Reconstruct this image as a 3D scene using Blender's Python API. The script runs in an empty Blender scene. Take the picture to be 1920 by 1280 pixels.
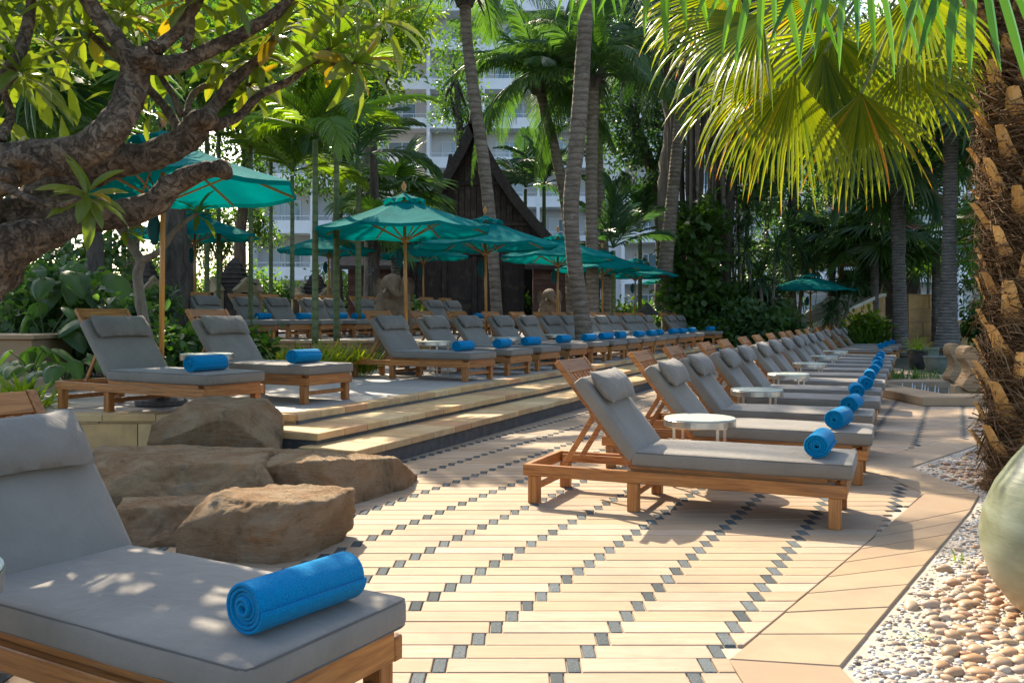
import bpy, bmesh, math, random
import numpy as np
from mathutils import Vector, Matrix, noise, Euler
S = bpy.context.scene
COL = S.collection
R = math.radians
# ---------------------------------------------------------------- camera
CAMH, FPX, HOR = 1.27, 1700.0, 590.0
cam = bpy.data.objects.new('camera', bpy.data.cameras.new('camera'))
COL.objects.link(cam)
cam.location = (0, 0, CAMH)
cam.rotation_euler = (R(90), 0, 0)
cam.data.sensor_width = 36
cam.data.lens = FPX / 1920 * 36
cam.data.shift_y = -(640 - HOR) / 1920
cam.data.clip_start = 0.05
cam.data.clip_end = 2000
cam.data.dof.use_dof = False
cam.data.dof.focus_distance = 8.5
cam.data.dof.aperture_fstop = 11
S.camera = cam
# ---------------------------------------------------------------- sky and sun
SUNV = Vector((0.45, -1.12, -1.0)).normalized()          # the way the light travels
elev = math.asin(-SUNV.z)
azim = math.atan2(-SUNV.x, -SUNV.y)                        # clockwise from +Y
world = bpy.data.worlds.new('World'); S.world = world; world.use_nodes = True
wn = world.node_tree; wn.nodes.clear()
sky = wn.nodes.new('ShaderNodeTexSky'); sky.sky_type = 'NISHITA'; sky.sun_disc = False
sky.sun_elevation = elev; sky.sun_rotation = azim; sky.air_density = 1.0; sky.dust_density = 2.5; sky.ozone_density = 1.0
bg = wn.nodes.new('ShaderNodeBackground'); bg.inputs[1].default_value = 0.15
wo = wn.nodes.new('ShaderNodeOutputWorld')
wn.links.new(sky.outputs[0], bg.inputs[0]); wn.links.new(bg.outputs[0], wo.inputs[0])
sl = bpy.data.lights.new('sun', 'SUN'); sun = bpy.data.objects.new('sun', sl); COL.objects.link(sun)
sl.energy = 4.2; sl.angle = R(0.53); sl.color = (1.0, 0.87, 0.68)
sun.rotation_euler = SUNV.to_track_quat('-Z', 'Y').to_euler()
sun.location = (-8, 25, 30)
S.view_settings.view_transform = 'Standard'; S.view_settings.look = 'None'
S.view_settings.exposure = 1.42; S.view_settings.gamma = 1
S.view_settings.use_curve_mapping = False
S.render.engine = 'CYCLES'
S.cycles.max_bounces = 8; S.cycles.diffuse_bounces = 4; S.cycles.transmission_bounces = 4; S.cycles.glossy_bounces = 3
S.cycles.sample_clamp_indirect = 6
S.cycles.use_denoising = True

# ---------------------------------------------------------------- helpers
def W(px, py, Y): return Vector(((px - 960) / FPX * Y, Y, CAMH + (HOR - py) / FPX * Y))
def WX(px, Y): return (px - 960) / FPX * Y
def G(px, py, z=0.0):
    Y = FPX * (CAMH - z) / (py - HOR)
    return Vector(((px - 960) / FPX * Y, Y, z))
rng = np.random.default_rng(7)
random.seed(7)
ORD = ['nearest', 'second', 'third', 'fourth', 'fifth', 'sixth', 'seventh', 'eighth', 'ninth', 'tenth', 'eleventh', 'twelfth', 'thirteenth',
       'fourteenth', 'fifteenth', 'sixteenth', 'seventeenth', 'eighteenth', 'nineteenth', 'twentieth']

def tag(o, label=None, cat=None, group=None, kind=None):
    if label: o['label'] = label
    if cat: o['category'] = cat
    if group: o['group'] = group
    if kind: o['kind'] = kind
    return o
def empty(name, loc=(0, 0, 0), rz=0.0, label=None, cat=None, group=None):
    o = bpy.data.objects.new(name, None); COL.objects.link(o)
    o.location = loc; o.rotation_euler = (0, 0, rz); o.empty_display_size = 0.1
    return tag(o, label, cat, group)
def link(name, me, parent=None, loc=None, rot=None, sc=None):
    o = bpy.data.objects.new(name, me); COL.objects.link(o)
    if parent is not None: o.parent = parent
    if loc is not None: o.location = loc
    if rot is not None: o.rotation_euler = rot
    if sc is not None: o.scale = sc if hasattr(sc, '__len__') else (sc, sc, sc)
    return o
def mesh(name, V, F, mat, smooth=False, tint=None, mats=None, mi=None):
    """V (n,3) array, F list of faces or an (m,k) int array"""
    me = bpy.data.meshes.new(name)
    V = np.asarray(V, dtype=np.float32).reshape(-1, 3)
    if isinstance(F, np.ndarray):
        m, k = F.shape
        me.vertices.add(len(V)); me.vertices.foreach_set('co', V.ravel())
        me.loops.add(m * k); me.loops.foreach_set('vertex_index', F.ravel().astype(np.int32))
        me.polygons.add(m)
        me.polygons.foreach_set('loop_start', np.arange(0, m * k, k, dtype=np.int32))
        me.polygons.foreach_set('loop_total', np.full(m, k, dtype=np.int32))
        me.update(calc_edges=True)
    else:
        me.from_pydata(V.tolist(), [], F); me.update()
    for x in (mats or [mat]): me.materials.append(x)
    if mi is not None: me.polygons.foreach_set('material_index', np.asarray(mi, dtype=np.int32))
    if smooth: me.polygons.foreach_set('use_smooth', np.ones(len(me.polygons), dtype=bool))
    if tint is not None:
        a = me.attributes.new('tint', 'FLOAT', 'POINT'); a.data.foreach_set('value', np.asarray(tint, dtype=np.float32))
    return me
class MB:
    """collects pieces of one mesh"""
    def __init__(s): s.v = []; s.f = []; s.n = 0; s.t = []
    def add(s, V, F, t=None):
        V = np.asarray(V, dtype=float).reshape(-1, 3)
        s.v.append(V); s.f += [tuple(int(i) + s.n for i in f) for f in F]; s.n += len(V)
        s.t.append(np.full(len(V), 0.5 if t is None else t) if np.isscalar(t) or t is None else np.asarray(t))
        return s
    def me(s, name, mat, smooth=False, tint=False): return mesh(name, np.vstack(s.v), s.f, mat, smooth, np.concatenate(s.t) if tint else None)
    def obj(s, name, mat, parent=None, smooth=False, tint=False, **k): return link(name, s.me(name, mat, smooth, tint), parent, **k)
def box(x0, x1, y0, y1, z0, z1, b=0.0):
    """box with all its edges chamfered by b"""
    if b <= 0:
        V = [(x, y, z) for z in (z0, z1) for y in (y0, y1) for x in (x0, x1)]
        F = [(0, 2, 3, 1), (4, 5, 7, 6), (0, 1, 5, 4), (2, 6, 7, 3), (0, 4, 6, 2), (1, 3, 7, 5)]
        return V, F
    c = [((x0 + x1) / 2, (y0 + y1) / 2, (z0 + z1) / 2)][0]; h = (abs(x1 - x0) / 2, abs(y1 - y0) / 2, abs(z1 - z0) / 2)
    V = []; idx = {}
    for sx in (-1, 1):
        for sy in (-1, 1):
            for sz in (-1, 1):
                for ax in range(3):
                    p = [c[0] + sx * (h[0] - b), c[1] + sy * (h[1] - b), c[2] + sz * (h[2] - b)]
                    p[ax] += (sx, sy, sz)[ax] * b
                    idx[(sx, sy, sz, ax)] = len(V); V.append(tuple(p))
    F = []
    def face(ids):
        P = [Vector(V[i]) for i in ids]; n = (P[1] - P[0]).cross(P[2] - P[1]); m = sum(P, Vector()) / len(P) - Vector(c)
        F.append(tuple(ids) if n.dot(m) > 0 else tuple(reversed(ids)))
    for ax in range(3):
        o = [a for a in range(3) if a != ax]
        for s in (-1, 1):
            q = []
            for (a, b2) in ((-1, -1), (1, -1), (1, 1), (-1, 1)):
                k = [0, 0, 0]; k[ax] = s; k[o[0]] = a; k[o[1]] = b2; q.append(idx[(k[0], k[1], k[2], ax)])
            face(q)
        for a in (-1, 1):           # edges along ax
            for b2 in (-1, 1):
                k = [0, 0, 0]; k[o[0]] = a; k[o[1]] = b2; k[ax] = -1; k2 = list(k); k2[ax] = 1
                face([idx[(*k, o[0])], idx[(*k, o[1])], idx[(*k2, o[1])], idx[(*k2, o[0])]])
    for sx in (-1, 1):
        for sy in (-1, 1):
            for sz in (-1, 1): face([idx[(sx, sy, sz, a)] for a in range(3)])
    return V, F
def bar(p, q, w, h, b=0.003, up=(0, 0, 1)):
    """squared bar from p to q, w across, h in the up direction"""
    p, q = Vector(p), Vector(q); d = q - p; L = d.length; x = d.normalized(); z = Vector(up); z = (z - x * z.dot(x)).normalized(); y = z.cross(x)
    V, F = box(0, L, -w / 2, w / 2, -h / 2, h / 2, b)
    return [tuple(p + x * a + y * bb + z * c) for a, bb, c in V], F
def catmull(P, n):
    P = [np.array(p, dtype=float) for p in P]; P = [2 * P[0] - P[1]] + P + [2 * P[-1] - P[-2]]; out = []
    for i in range(1, len(P) - 2):
        for j in range(n):
            t = j / n
            out.append(0.5 * ((2 * P[i]) + (-P[i - 1] + P[i + 1]) * t + (2 * P[i - 1] - 5 * P[i] + 4 * P[i + 1] - P[i + 2]) * t * t + (-P[i - 1] + 3 * P[i] - 3 * P[i + 1] + P[i + 2]) * t ** 3))
    out.append(P[-2]); return out
def tube(P, rad, seg=8, rough=0.0, nscale=6.0, cap=True, ring=0.0):
    """P points, rad radius or radii; returns V, F"""
    P = [Vector(p) for p in P]; n = len(P)
    if np.isscalar(rad): rad = [rad] * n
    V = []; F = []; prev = None
    for i, p in enumerate(P):
        d = (P[min(i + 1, n - 1)] - P[max(i - 1, 0)]).normalized()
        if prev is None: a = d.orthogonal().normalized()
        else: a = (prev - d * prev.dot(d)).normalized()
        prev = a; b = d.cross(a)
        for k in range(seg):
            t = 2 * math.pi * k / seg
            u = a * math.cos(t) + b * math.sin(t); r = rad[i]
            if rough: r *= 1 + rough * noise.noise((p + u * rad[i]) * nscale) + rough * 0.5 * noise.noise((p + u * rad[i]) * nscale * 3.1)
            if ring: r *= 1 + (ring if i % 2 else 0)
            V.append(tuple(p + u * r))
    for i in range(n - 1):
        for k in range(seg):
            k2 = (k + 1) % seg
            F.append((i * seg + k, i * seg + k2, (i + 1) * seg + k2, (i + 1) * seg + k))
    if cap: F.append(tuple(reversed(range(seg)))); F.append(tuple((n - 1) * seg + k for k in range(seg)))
    return V, F
def ptube(P, n=6, **k):
    """smooth tube through (point, radius) pairs"""
    pts = catmull([tuple(p) + (r,) for p, r in P], n)
    return tube([q[:3] for q in pts], [max(float(q[3]), 0.001) for q in pts], **k)
def lathe(prof, seg=24, cx=0, cy=0):
    V = []; F = []
    for r, z in prof:
        for k in range(seg):
            a = 2 * math.pi * k / seg; V.append((cx + r * math.cos(a), cy + r * math.sin(a), z))
    for i in range(len(prof) - 1):
        for k in range(seg):
            k2 = (k + 1) % seg; F.append((i * seg + k, i * seg + k2, (i + 1) * seg + k2, (i + 1) * seg + k))
    F.append(tuple(reversed(range(seg)))); F.append(tuple((len(prof) - 1) * seg + k for k in range(seg)))
    return V, F
def prism(poly, z0, z1, b=0.0):
    """flat block over a convex polygon (counter-clockwise), its top edge chamfered by b"""
    n = len(poly); P = [np.array(p[:2], dtype=float) for p in poly]
    def inset(bb):
        out = []
        for i in range(n):
            p0, p1, p2 = P[i - 1], P[i], P[(i + 1) % n]
            d1 = (p1 - p0); d2 = (p2 - p1); d1 = d1 / (np.linalg.norm(d1) + 1e-9); d2 = d2 / (np.linalg.norm(d2) + 1e-9)
            n1 = np.array((-d1[1], d1[0])); n2 = np.array((-d2[1], d2[0])); m = n1 + n2; m = m / max(1e-6, (1 + n1.dot(n2)))
            if np.linalg.norm(m) > 3: m = m / np.linalg.norm(m) * 3
            out.append(p1 + m * bb)
        return out
    V = [(p[0], p[1], z0) for p in P]; F = []
    if b > 0:
        V += [(p[0], p[1], z1 - b) for p in P] + [(p[0], p[1], z1) for p in inset(b)]; lv = 2
    else:
        V += [(p[0], p[1], z1) for p in P]; lv = 1
    for l in range(lv):
        for i in range(n):
            j = (i + 1) % n; F.append((l * n + i, l * n + j, (l + 1) * n + j, (l + 1) * n + i))
    F.append(tuple(lv * n + i for i in range(n)))
    return V, F
def xf(V, M):
    V = np.asarray(V, dtype=float).reshape(-1, 3); M = np.array(M)
    return V @ M[:3, :3].T + M[:3, 3]
def rbox(h, r, cuts=(6, 6, 2), puff=(0, 0, 0), seed=0, wob=0.0):
    """rounded, gently puffed box of half sizes h"""
    ax = []
    for k in range(3):
        e = h[k]; a = [-e, -e + r * 0.3, -e + r]
        inner = np.linspace(-e + r, e - r, cuts[k] + 1)[1:-1].tolist()
        ax.append(a + inner + [e - r, e - r * 0.3, e])
    vid = {}; V = []; F = []
    def vert(i, j, k):
        key = (i, j, k)
        if key not in vid: vid[key] = len(V); V.append((ax[0][i], ax[1][j], ax[2][k]))
        return vid[key]
    n = [len(a) for a in ax]
    for a in range(3):
        o1, o2 = [(1, 2), (2, 0), (0, 1)][a]
        for s in (0, n[a] - 1):
            for i in range(n[o1] - 1):
                for j in range(n[o2] - 1):
                    q = []
                    for (di, dj) in ((0, 0), (1, 0), (1, 1), (0, 1)):
                        k = [0, 0, 0]; k[a] = s; k[o1] = i + di; k[o2] = j + dj; q.append(vert(*k))
                    F.append(tuple(q) if s else tuple(reversed(q)))
    V = np.array(V); hh = np.array(h); q = np.clip(V, -(hh - r), hh - r); d = V - q; L = np.linalg.norm(d, axis=1, keepdims=True)
    V = q + d / np.maximum(L, 1e-9) * r * (L > 1e-9)
    u = V / hh
    for k in range(3):
        o = [x for x in range(3) if x != k]
        V[:, k] += puff[k] * np.sign(u[:, k]) * np.abs(u[:, k]) * np.maximum(0, (1 - u[:, o[0]] ** 2)) ** 0.6 * np.maximum(0, (1 - u[:, o[1]] ** 2)) ** 0.6
    if wob:
        for i in range(len(V)): V[i] += np.array(noise.noise_vector(Vector(V[i]) * 5 + Vector((seed, 0, 0)))) * wob
    return V, F
def copy_tree(o, parent=None):
    c = o.copy(); COL.objects.link(c); c.parent = parent
    for ch in KIDS.get(o.name, []): copy_tree(ch, c)
    return c
KIDS = {}
def freeze_kids(root):
    for ch in [x for x in COL.objects if x.parent == root]:
        KIDS.setdefault(root.name, []).append(ch); freeze_kids(ch)

# ---------------------------------------------------------------- materials
class NT:
    def __init__(s, name):
        s.m = bpy.data.materials.new(name); s.m.use_nodes = True; s.t = s.m.node_tree; s.t.nodes.clear()
        s.out = s.n('ShaderNodeOutputMaterial'); s.tc = s.n('ShaderNodeTexCoord')
    def n(s, t, **k):
        x = s.t.nodes.new(t)
        for a, b in k.items(): setattr(x, a, b)
        return x
    def l(s, a, b): s.t.links.new(a, b)
    def co(s, scale=(1, 1, 1), src='Object', rnd=False):
        mp = s.n('ShaderNodeMapping'); mp.inputs['Scale'].default_value = scale
        s.l(s.tc.outputs[src], mp.inputs['Vector'])
        if rnd:
            oi = s.n('ShaderNodeObjectInfo'); mul = s.n('ShaderNodeMath', operation='MULTIPLY'); mul.inputs[1].default_value = 37.0
            s.l(oi.outputs['Random'], mul.inputs[0]); s.l(mul.outputs[0], mp.inputs['Location'])
        return mp.outputs[0]
    def noise(s, vec, scale, detail=4, rough=0.6, dist=0.0):
        x = s.n('ShaderNodeTexNoise'); x.inputs['Scale'].default_value = scale; x.inputs['Detail'].default_value = detail
        x.inputs['Roughness'].default_value = rough; x.inputs['Distortion'].default_value = dist; s.l(vec, x.inputs['Vector']); return x.outputs['Fac']
    def ramp(s, fac, stops):
        x = s.n('ShaderNodeValToRGB'); e = x.color_ramp.elements
        e[0].position, e[0].color = stops[0][0], (*stops[0][1], 1); e[1].position, e[1].color = stops[-1][0], (*stops[-1][1], 1)
        for p, c in stops[1:-1]: y = e.new(p); y.color = (*c, 1)
        s.l(fac, x.inputs[0]); return x.outputs[0]
    def mix(s, fac, a, b, mode='MIX'):
        x = s.n('ShaderNodeMix', data_type='RGBA', blend_type=mode)
        for i, v in ((0, fac), (6, a), (7, b)):
            if hasattr(v, 'is_linked'): s.l(v, x.inputs[i])
            else: x.inputs[i].default_value = v if i == 0 else (*v, 1)
        return x.outputs[2]
    def math(s, op, a, b=0.0, clamp=False):
        x = s.n('ShaderNodeMath', operation=op, use_clamp=clamp)
        for i, v in ((0, a), (1, b)):
            if hasattr(v, 'is_linked'): s.l(v, x.inputs[i])
            else: x.inputs[i].default_value = v
        return x.outputs[0]
    def bump(s, h, strength=0.3, dist=0.01):
        x = s.n('ShaderNodeBump'); x.inputs['Strength'].default_value = strength; x.inputs['Distance'].default_value = dist
        s.l(h, x.inputs['Height']); return x.outputs[0]
    def pbsdf(s, col, rough=0.6, normal=None, metal=0.0, spec=0.5, **k):
        x = s.n('ShaderNodeBsdfPrincipled')
        for nm, v in (('Base Color', col), ('Roughness', rough), ('Metallic', metal), ('Specular IOR Level', spec)):
            if hasattr(v, 'is_linked'): s.l(v, x.inputs[nm])
            else: x.inputs[nm].default_value = (*v, 1) if nm == 'Base Color' else v
        for nm, v in k.items(): x.inputs[nm.replace('_', ' ')].default_value = v
        if normal is not None: s.l(normal, x.inputs['Normal'])
        return x.outputs[0]
    def done(s, sh): s.l(sh, s.out.inputs[0]); return s.m
def simple(name, c1, c2, scale=5, rough=0.7, bs=40, bstr=0.2, bd=0.005, metal=0.0, spec=0.4, sc=(1, 1, 1), rnd=True, var=0.0, detail=5, speck=None):
    t = NT(name); v = t.co(sc, rnd=rnd); f = t.noise(v, scale, detail)
    col = t.ramp(f, [(0.3, c1), (0.7, c2)])
    if speck: col = t.mix(t.ramp(t.noise(v, speck[0], 2), [(0.45, (0, 0, 0)), (0.62, (1, 1, 1))]), col, speck[1])
    if var:
        oi = t.n('ShaderNodeObjectInfo'); r = t.math('ADD', t.math('MULTIPLY', oi.outputs['Random'], 2 * var), 1 - var)
        cc = t.n('ShaderNodeCombineColor'); [t.l(r, cc.inputs[i]) for i in range(3)]; col = t.mix(1.0, col, cc.outputs[0], 'MULTIPLY')
    nb = t.bump(t.noise(v, bs, 6), bstr, bd)
    return t.done(t.pbsdf(col, rough, nb, metal, spec))
def leafmat(name, dark, light, trans, tw=0.45, rough=0.45, tip=None):
    """leaf surface; the tint attribute picks its own green, light shines through"""
    t = NT(name); a = t.n('ShaderNodeAttribute', attribute_name='tint'); oi = t.n('ShaderNodeObjectInfo')
    f = t.math('ADD', a.outputs['Fac'], t.math('MULTIPLY', t.math('SUBTRACT', oi.outputs['Random'], 0.5), 0.25), clamp=True)
    stops = [(0.0, dark), (0.85, light)] + ([(1.0, tip)] if tip else [(1.0, light)])
    col = t.ramp(f, stops)
    tcol = t.mix(1.0, col, trans, 'MULTIPLY')
    p = t.pbsdf(col, rough, None, 0, 0.5); tr = t.n('ShaderNodeBsdfTranslucent'); t.l(tcol, tr.inputs[0])
    m = t.n('ShaderNodeMixShader'); m.inputs[0].default_value = tw; t.l(p, m.inputs[1]); t.l(tr.outputs[0], m.inputs[2])
    return t.done(m.outputs[0])
def woodmat(name, a, b, c, sc=(1.5, 26, 26), rough=0.45):
    t = NT(name); v = t.co(sc, rnd=True); f = t.noise(v, 2.2, 6, 0.65, 0.6); g = t.noise(t.co((sc[0] * 2, sc[1] * 5, sc[2] * 5), rnd=True), 4, 3)
    col = t.ramp(f, [(0.28, a), (0.5, b), (0.75, c)])
    col = t.mix(t.math('MULTIPLY', g, 0.35), col, a)
    w = t.noise(t.co((1, 1, 1), rnd=True), 3.0, 3)          # weathering
    col = t.mix(t.math('MULTIPLY', t.ramp(w, [(0.5, (0, 0, 0)), (0.75, (1, 1, 1))]), 0.35), col, (0.20, 0.15, 0.10))
    oi = t.n('ShaderNodeObjectInfo'); r = t.math('ADD', t.math('MULTIPLY', oi.outputs['Random'], 0.5), 0.75)
    cc = t.n('ShaderNodeCombineColor'); [t.l(r, cc.inputs[i]) for i in range(3)]; col = t.mix(1.0, col, cc.outputs[0], 'MULTIPLY')
    return t.done(t.pbsdf(col, rough, t.bump(f, 0.25, 0.002), 0, 0.4))
MT = {}
MT['teak'] = woodmat('teak', (0.14, 0.045, 0.011), (0.40, 0.155, 0.036), (0.55, 0.25, 0.065))
MT['teak_leg'] = woodmat('teak_upright', (0.14, 0.045, 0.011), (0.40, 0.155, 0.036), (0.55, 0.25, 0.065), (26, 26, 1.5))
MT['teak_y'] = woodmat('teak_crosswise', (0.14, 0.045, 0.011), (0.40, 0.155, 0.036), (0.55, 0.25, 0.065), (26, 1.5, 26))
MT['pole'] = woodmat('varnished_pole', (0.32, 0.13, 0.03), (0.48, 0.22, 0.05), (0.58, 0.28, 0.07), (30, 30, 1.2), 0.35)
MT['darkwood'] = woodmat('dark_stained_wood', (0.020, 0.012, 0.009), (0.045, 0.027, 0.02), (0.075, 0.045, 0.033), (14, 14, 1.0), 0.7)
MT['redwood'] = woodmat('red_brown_boards', (0.06, 0.025, 0.018), (0.11, 0.045, 0.03), (0.15, 0.07, 0.045), (1.0, 10, 14), 0.7)
def fabric(name, c1, c2, rough=0.85, weave=700, wr=0.5):
    t = NT(name); v = t.co(rnd=True); big = t.noise(v, 3.5, 5, 0.6, 0.4)
    col = t.ramp(big, [(0.25, c1), (0.75, c2)])
    vw = t.co((1, 1, 1)); wv = t.noise(vw, weave, 1); bb = t.math('ADD', t.noise(v, 7, 4, 0.55, 1.2), t.math('MULTIPLY', t.noise(t.co((1.6, 2.6, 1.6), rnd=True), 3.5, 3, 0.5, 1.5), 1.0))
    h = t.math('ADD', t.math('MULTIPLY', wv, 0.05), t.math('MULTIPLY', bb, wr))
    return t.done(t.pbsdf(col, rough, t.bump(h, 0.5, 0.022), 0, 0.25, Sheen_Weight=0.15))
MT['cushion'] = fabric('grey_canvas', (0.165, 0.145, 0.116), (0.225, 0.20, 0.163))
MT['pillow'] = fabric('grey_canvas_pillow', (0.15, 0.133, 0.108), (0.21, 0.188, 0.156), wr=0.9)
MT['piping'] = fabric('grey_piping', (0.08, 0.072, 0.062), (0.11, 0.10, 0.088))
def towelmat():
    t = NT('blue_terry'); v = t.co(rnd=True); f = t.noise(v, 260, 3, 0.7); b = t.noise(v, 22, 3)
    col = t.ramp(f, [(0.3, (0.0, 0.115, 0.28)), (0.7, (0.0, 0.26, 0.50))])
    h = t.math('ADD', t.math('MULTIPLY', f, 0.6), b)
    return t.done(t.pbsdf(col, 0.95, t.bump(h, 0.9, 0.008), 0, 0.1, Sheen_Weight=0.08, Sheen_Roughness=0.4))
MT['towel'] = towelmat()
def canopymat():
    t = NT('teal_canvas'); v = t.co(rnd=True); f = t.noise(v, 2.2, 4)
    oi = t.n('ShaderNodeObjectInfo')
    col = t.ramp(f, [(0.3, (0.0, 0.165, 0.16)), (0.7, (0.0, 0.245, 0.23))])
    nb = t.bump(t.math('ADD', t.noise(t.co((1, 1, 1)), 500, 1), t.math('MULTIPLY', t.noise(v, 5, 3, 0.6, 1.0), 3.0)), 0.25, 0.01)
    p = t.pbsdf(col, 0.9, nb, 0, 0.06); tr = t.n('ShaderNodeBsdfTranslucent'); t.l(t.mix(1.0, col, (0.9, 1.0, 1.0), 'MULTIPLY'), tr.inputs[0])
    m = t.n('ShaderNodeMixShader'); m.inputs[0].default_value = 0.33; t.l(p, m.inputs[1]); t.l(tr.outputs[0], m.inputs[2]); return t.done(m.outputs[0])
MT['canopy'] = canopymat()
MT['strap'] = simple('dark_teal_cloth', (0.0, 0.045, 0.045), (0.0, 0.07, 0.07), 6, 0.8)
MT['metal'] = simple('brushed_steel', (0.52, 0.50, 0.46), (0.66, 0.64, 0.60), 12, 0.28, 90, 0.08, 0.002, metal=1.0)
MT['brass'] = simple('brass', (0.55, 0.36, 0.12), (0.7, 0.5, 0.2), 12, 0.3, 90, 0.05, 0.002, metal=1.0)
MT['glasstop'] = simple('frosted_table_top', (0.50, 0.56, 0.47), (0.68, 0.70, 0.60), 9, 0.22, 30, 0.05, 0.001, spec=0.6)
def stonemat(name, cols, rough=0.75, scale=3, stripes=True, bs=30, bstr=0.25):
    """sandstone: every piece has its own shade, grain runs along the piece"""
    t = NT(name); v = t.co((1, 1, 1), rnd=True); a = t.n('ShaderNodeAttribute', attribute_name='tint'); oi = t.n('ShaderNodeObjectInfo')
    r = t.math('FRACT', t.math('ADD', t.math('MULTIPLY', oi.outputs['Random'], 7.3), a.outputs['Fac']))
    base = t.ramp(r, [(i / (len(cols) - 1), c) for i, c in enumerate(cols)])
    g = t.noise(t.co((1.2, 9, 9) if stripes else (1, 1, 1), rnd=True), scale, 6, 0.62, 1.2)
    col = t.mix(t.math('MULTIPLY', t.ramp(g, [(0.40, (0, 0, 0)), (0.62, (1, 1, 1))]), 0.36), base, (0.29, 0.185, 0.105))
    d = t.noise(t.co((1, 1, 1), 'Object'), 1.3, 5, 0.7)
    col = t.mix(t.math('MULTIPLY', t.ramp(d, [(0.48, (0, 0, 0)), (0.66, (1, 1, 1))]), 0.46), col, (0.23, 0.17, 0.12))
    sp = t.noise(v, 120, 3); h = t.math('ADD', t.math('MULTIPLY', g, 0.8), t.math('MULTIPLY', sp, 0.3))
    return t.done(t.pbsdf(col, rough, t.bump(h, bstr, 0.004), 0, 0.2))
MT['sand'] = stonemat('sandstone_planks', [(0.35, 0.255, 0.165), (0.40, 0.305, 0.21), (0.375, 0.265, 0.16), (0.36, 0.275, 0.19), (0.43, 0.335, 0.24), (0.335, 0.24, 0.15), (0.39, 0.285, 0.18)])
MT['slab'] = stonemat('sandstone_slabs', [(0.32, 0.235, 0.15), (0.37, 0.275, 0.17), (0.33, 0.235, 0.135), (0.385, 0.30, 0.20), (0.29, 0.21, 0.13)], stripes=False, scale=2)
MT['coping'] = stonemat('coping_stones', [(0.58, 0.38, 0.165), (0.66, 0.46, 0.22), (0.60, 0.37, 0.16), (0.68, 0.50, 0.26), (0.52, 0.28, 0.13), (0.64, 0.44, 0.19)], stripes=False, scale=3)
MT['wallblock'] = stonemat('wall_blocks', [(0.58, 0.34, 0.13), (0.64, 0.40, 0.16), (0.50, 0.28, 0.11), (0.66, 0.44, 0.20)], stripes=False, scale=3)
MT['tile'] = simple('dark_granite_setts', (0.05, 0.06, 0.064), (0.10, 0.115, 0.115), 160, 0.95, 120, 0.5, 0.004, spec=0.08, var=0.3, speck=(240, (0.14, 0.15, 0.148)))
MT['grout'] = simple('pale_grout', (0.36, 0.29, 0.21), (0.46, 0.38, 0.29), 30, 0.9, 80, 0.3, 0.003, rnd=False)
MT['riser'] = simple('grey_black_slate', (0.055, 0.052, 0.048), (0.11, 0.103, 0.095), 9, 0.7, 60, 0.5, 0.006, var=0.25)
def terracemat():
    t = NT('grey_slate_paving'); v = t.co(rnd=False)
    br = t.n('ShaderNodeTexBrick'); mp = t.n('ShaderNodeMapping'); mp.inputs['Rotation'].default_value = (0, 0, R(23.6)); t.l(t.tc.outputs['Object'], mp.inputs[0]); t.l(mp.outputs[0], br.inputs['Vector'])
    br.inputs['Scale'].default_value = 1.0; br.inputs['Brick Width'].default_value = 0.6; br.inputs['Row Height'].default_value = 0.3; br.inputs['Mortar Size'].default_value = 0.006
    br.inputs['Color1'].default_value = (0.30, 0.27, 0.235, 1); br.inputs['Color2'].default_value = (0.37, 0.335, 0.285, 1); br.inputs['Mortar'].default_value = (0.18, 0.17, 0.15, 1)
    f = t.noise(v, 2.5, 6, 0.7); col = t.mix(t.math('MULTIPLY', f, 0.5), br.outputs['Color'], (0.40, 0.355, 0.30))
    h = t.math('ADD', t.noise(v, 60, 5), t.math('MULTIPLY', br.outputs['Fac'], -1.5))
    return t.done(t.pbsdf(col, 0.6, t.bump(h, 0.35, 0.004), 0, 0.45))
MT['terrace'] = terracemat()
MT['soil'] = simple('dark_soil', (0.035, 0.026, 0.018), (0.08, 0.06, 0.04), 8, 0.95, 25, 0.8, 0.03, rnd=False)
MT['lawn'] = simple('garden_ground', (0.05, 0.055, 0.03), (0.10, 0.085, 0.05), 1.5, 0.95, 25, 0.8, 0.03, rnd=False)
MT['gravelbase'] = simple('gravel_bed', (0.42, 0.38, 0.32), (0.60, 0.56, 0.50), 60, 0.9, 90, 0.9, 0.01, rnd=False)
# ================================================================ GROUND, PAVING, STEPS
VD = np.array((0.9165, -0.40)); UD = np.array((0.40, 0.9165))
TZ, S1, S2 = 0.37, 0.185, 0.28
def struct(name, me): return tag(link(name, me), kind='structure')
g = MB(); g.add([(-140, -40, -0.06), (140, -40, -0.06), (140, 260, -0.06), (-140, 260, -0.06)], [(0, 1, 2, 3)])
struct('ground', g.me('ground', MT['lawn']))
# edge of the gravel bed and the inner edge of the slab border
BED = [(1.195, -1.0), (1.191, 3.281), (3.007, 5.93), (3.30, 6.40), (3.33, 7.575), (4.53, 8.85), (9.0, 9.0)]
INN = [(0.80, -1.0), (0.80, 3.35), (2.243, 5.44), (2.93, 6.45), (2.95, 7.72), (4.36, 9.22), (9.0, 9.40)]
def gx(y, pts):
    for (x0, y0), (x1, y1) in zip(pts[:-1], pts[1:]):
        if y0 <= y < y1: return x0 + (x1 - x0) * (y - y0) / (y1 - y0)
    return pts[-1][0]
def gr(y): return gx(y, INN) if y < 9.38 else 9.0
BASE = np.array((-1.017, 7.68)); NB = np.array((-0.92, 0.391))
def sp(n, t): return BASE + NB * n + UD * t        # n behind the foot of the steps, t along them
def gl(y):                                          # left limit of the paving
    if y < 7.2: return -4.2 if y < 5 else -3.2
    t = (y - BASE[1] - NB[1] * 0.06) / UD[1]; return (BASE + NB * 0.06 + UD * t)[0]
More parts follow.
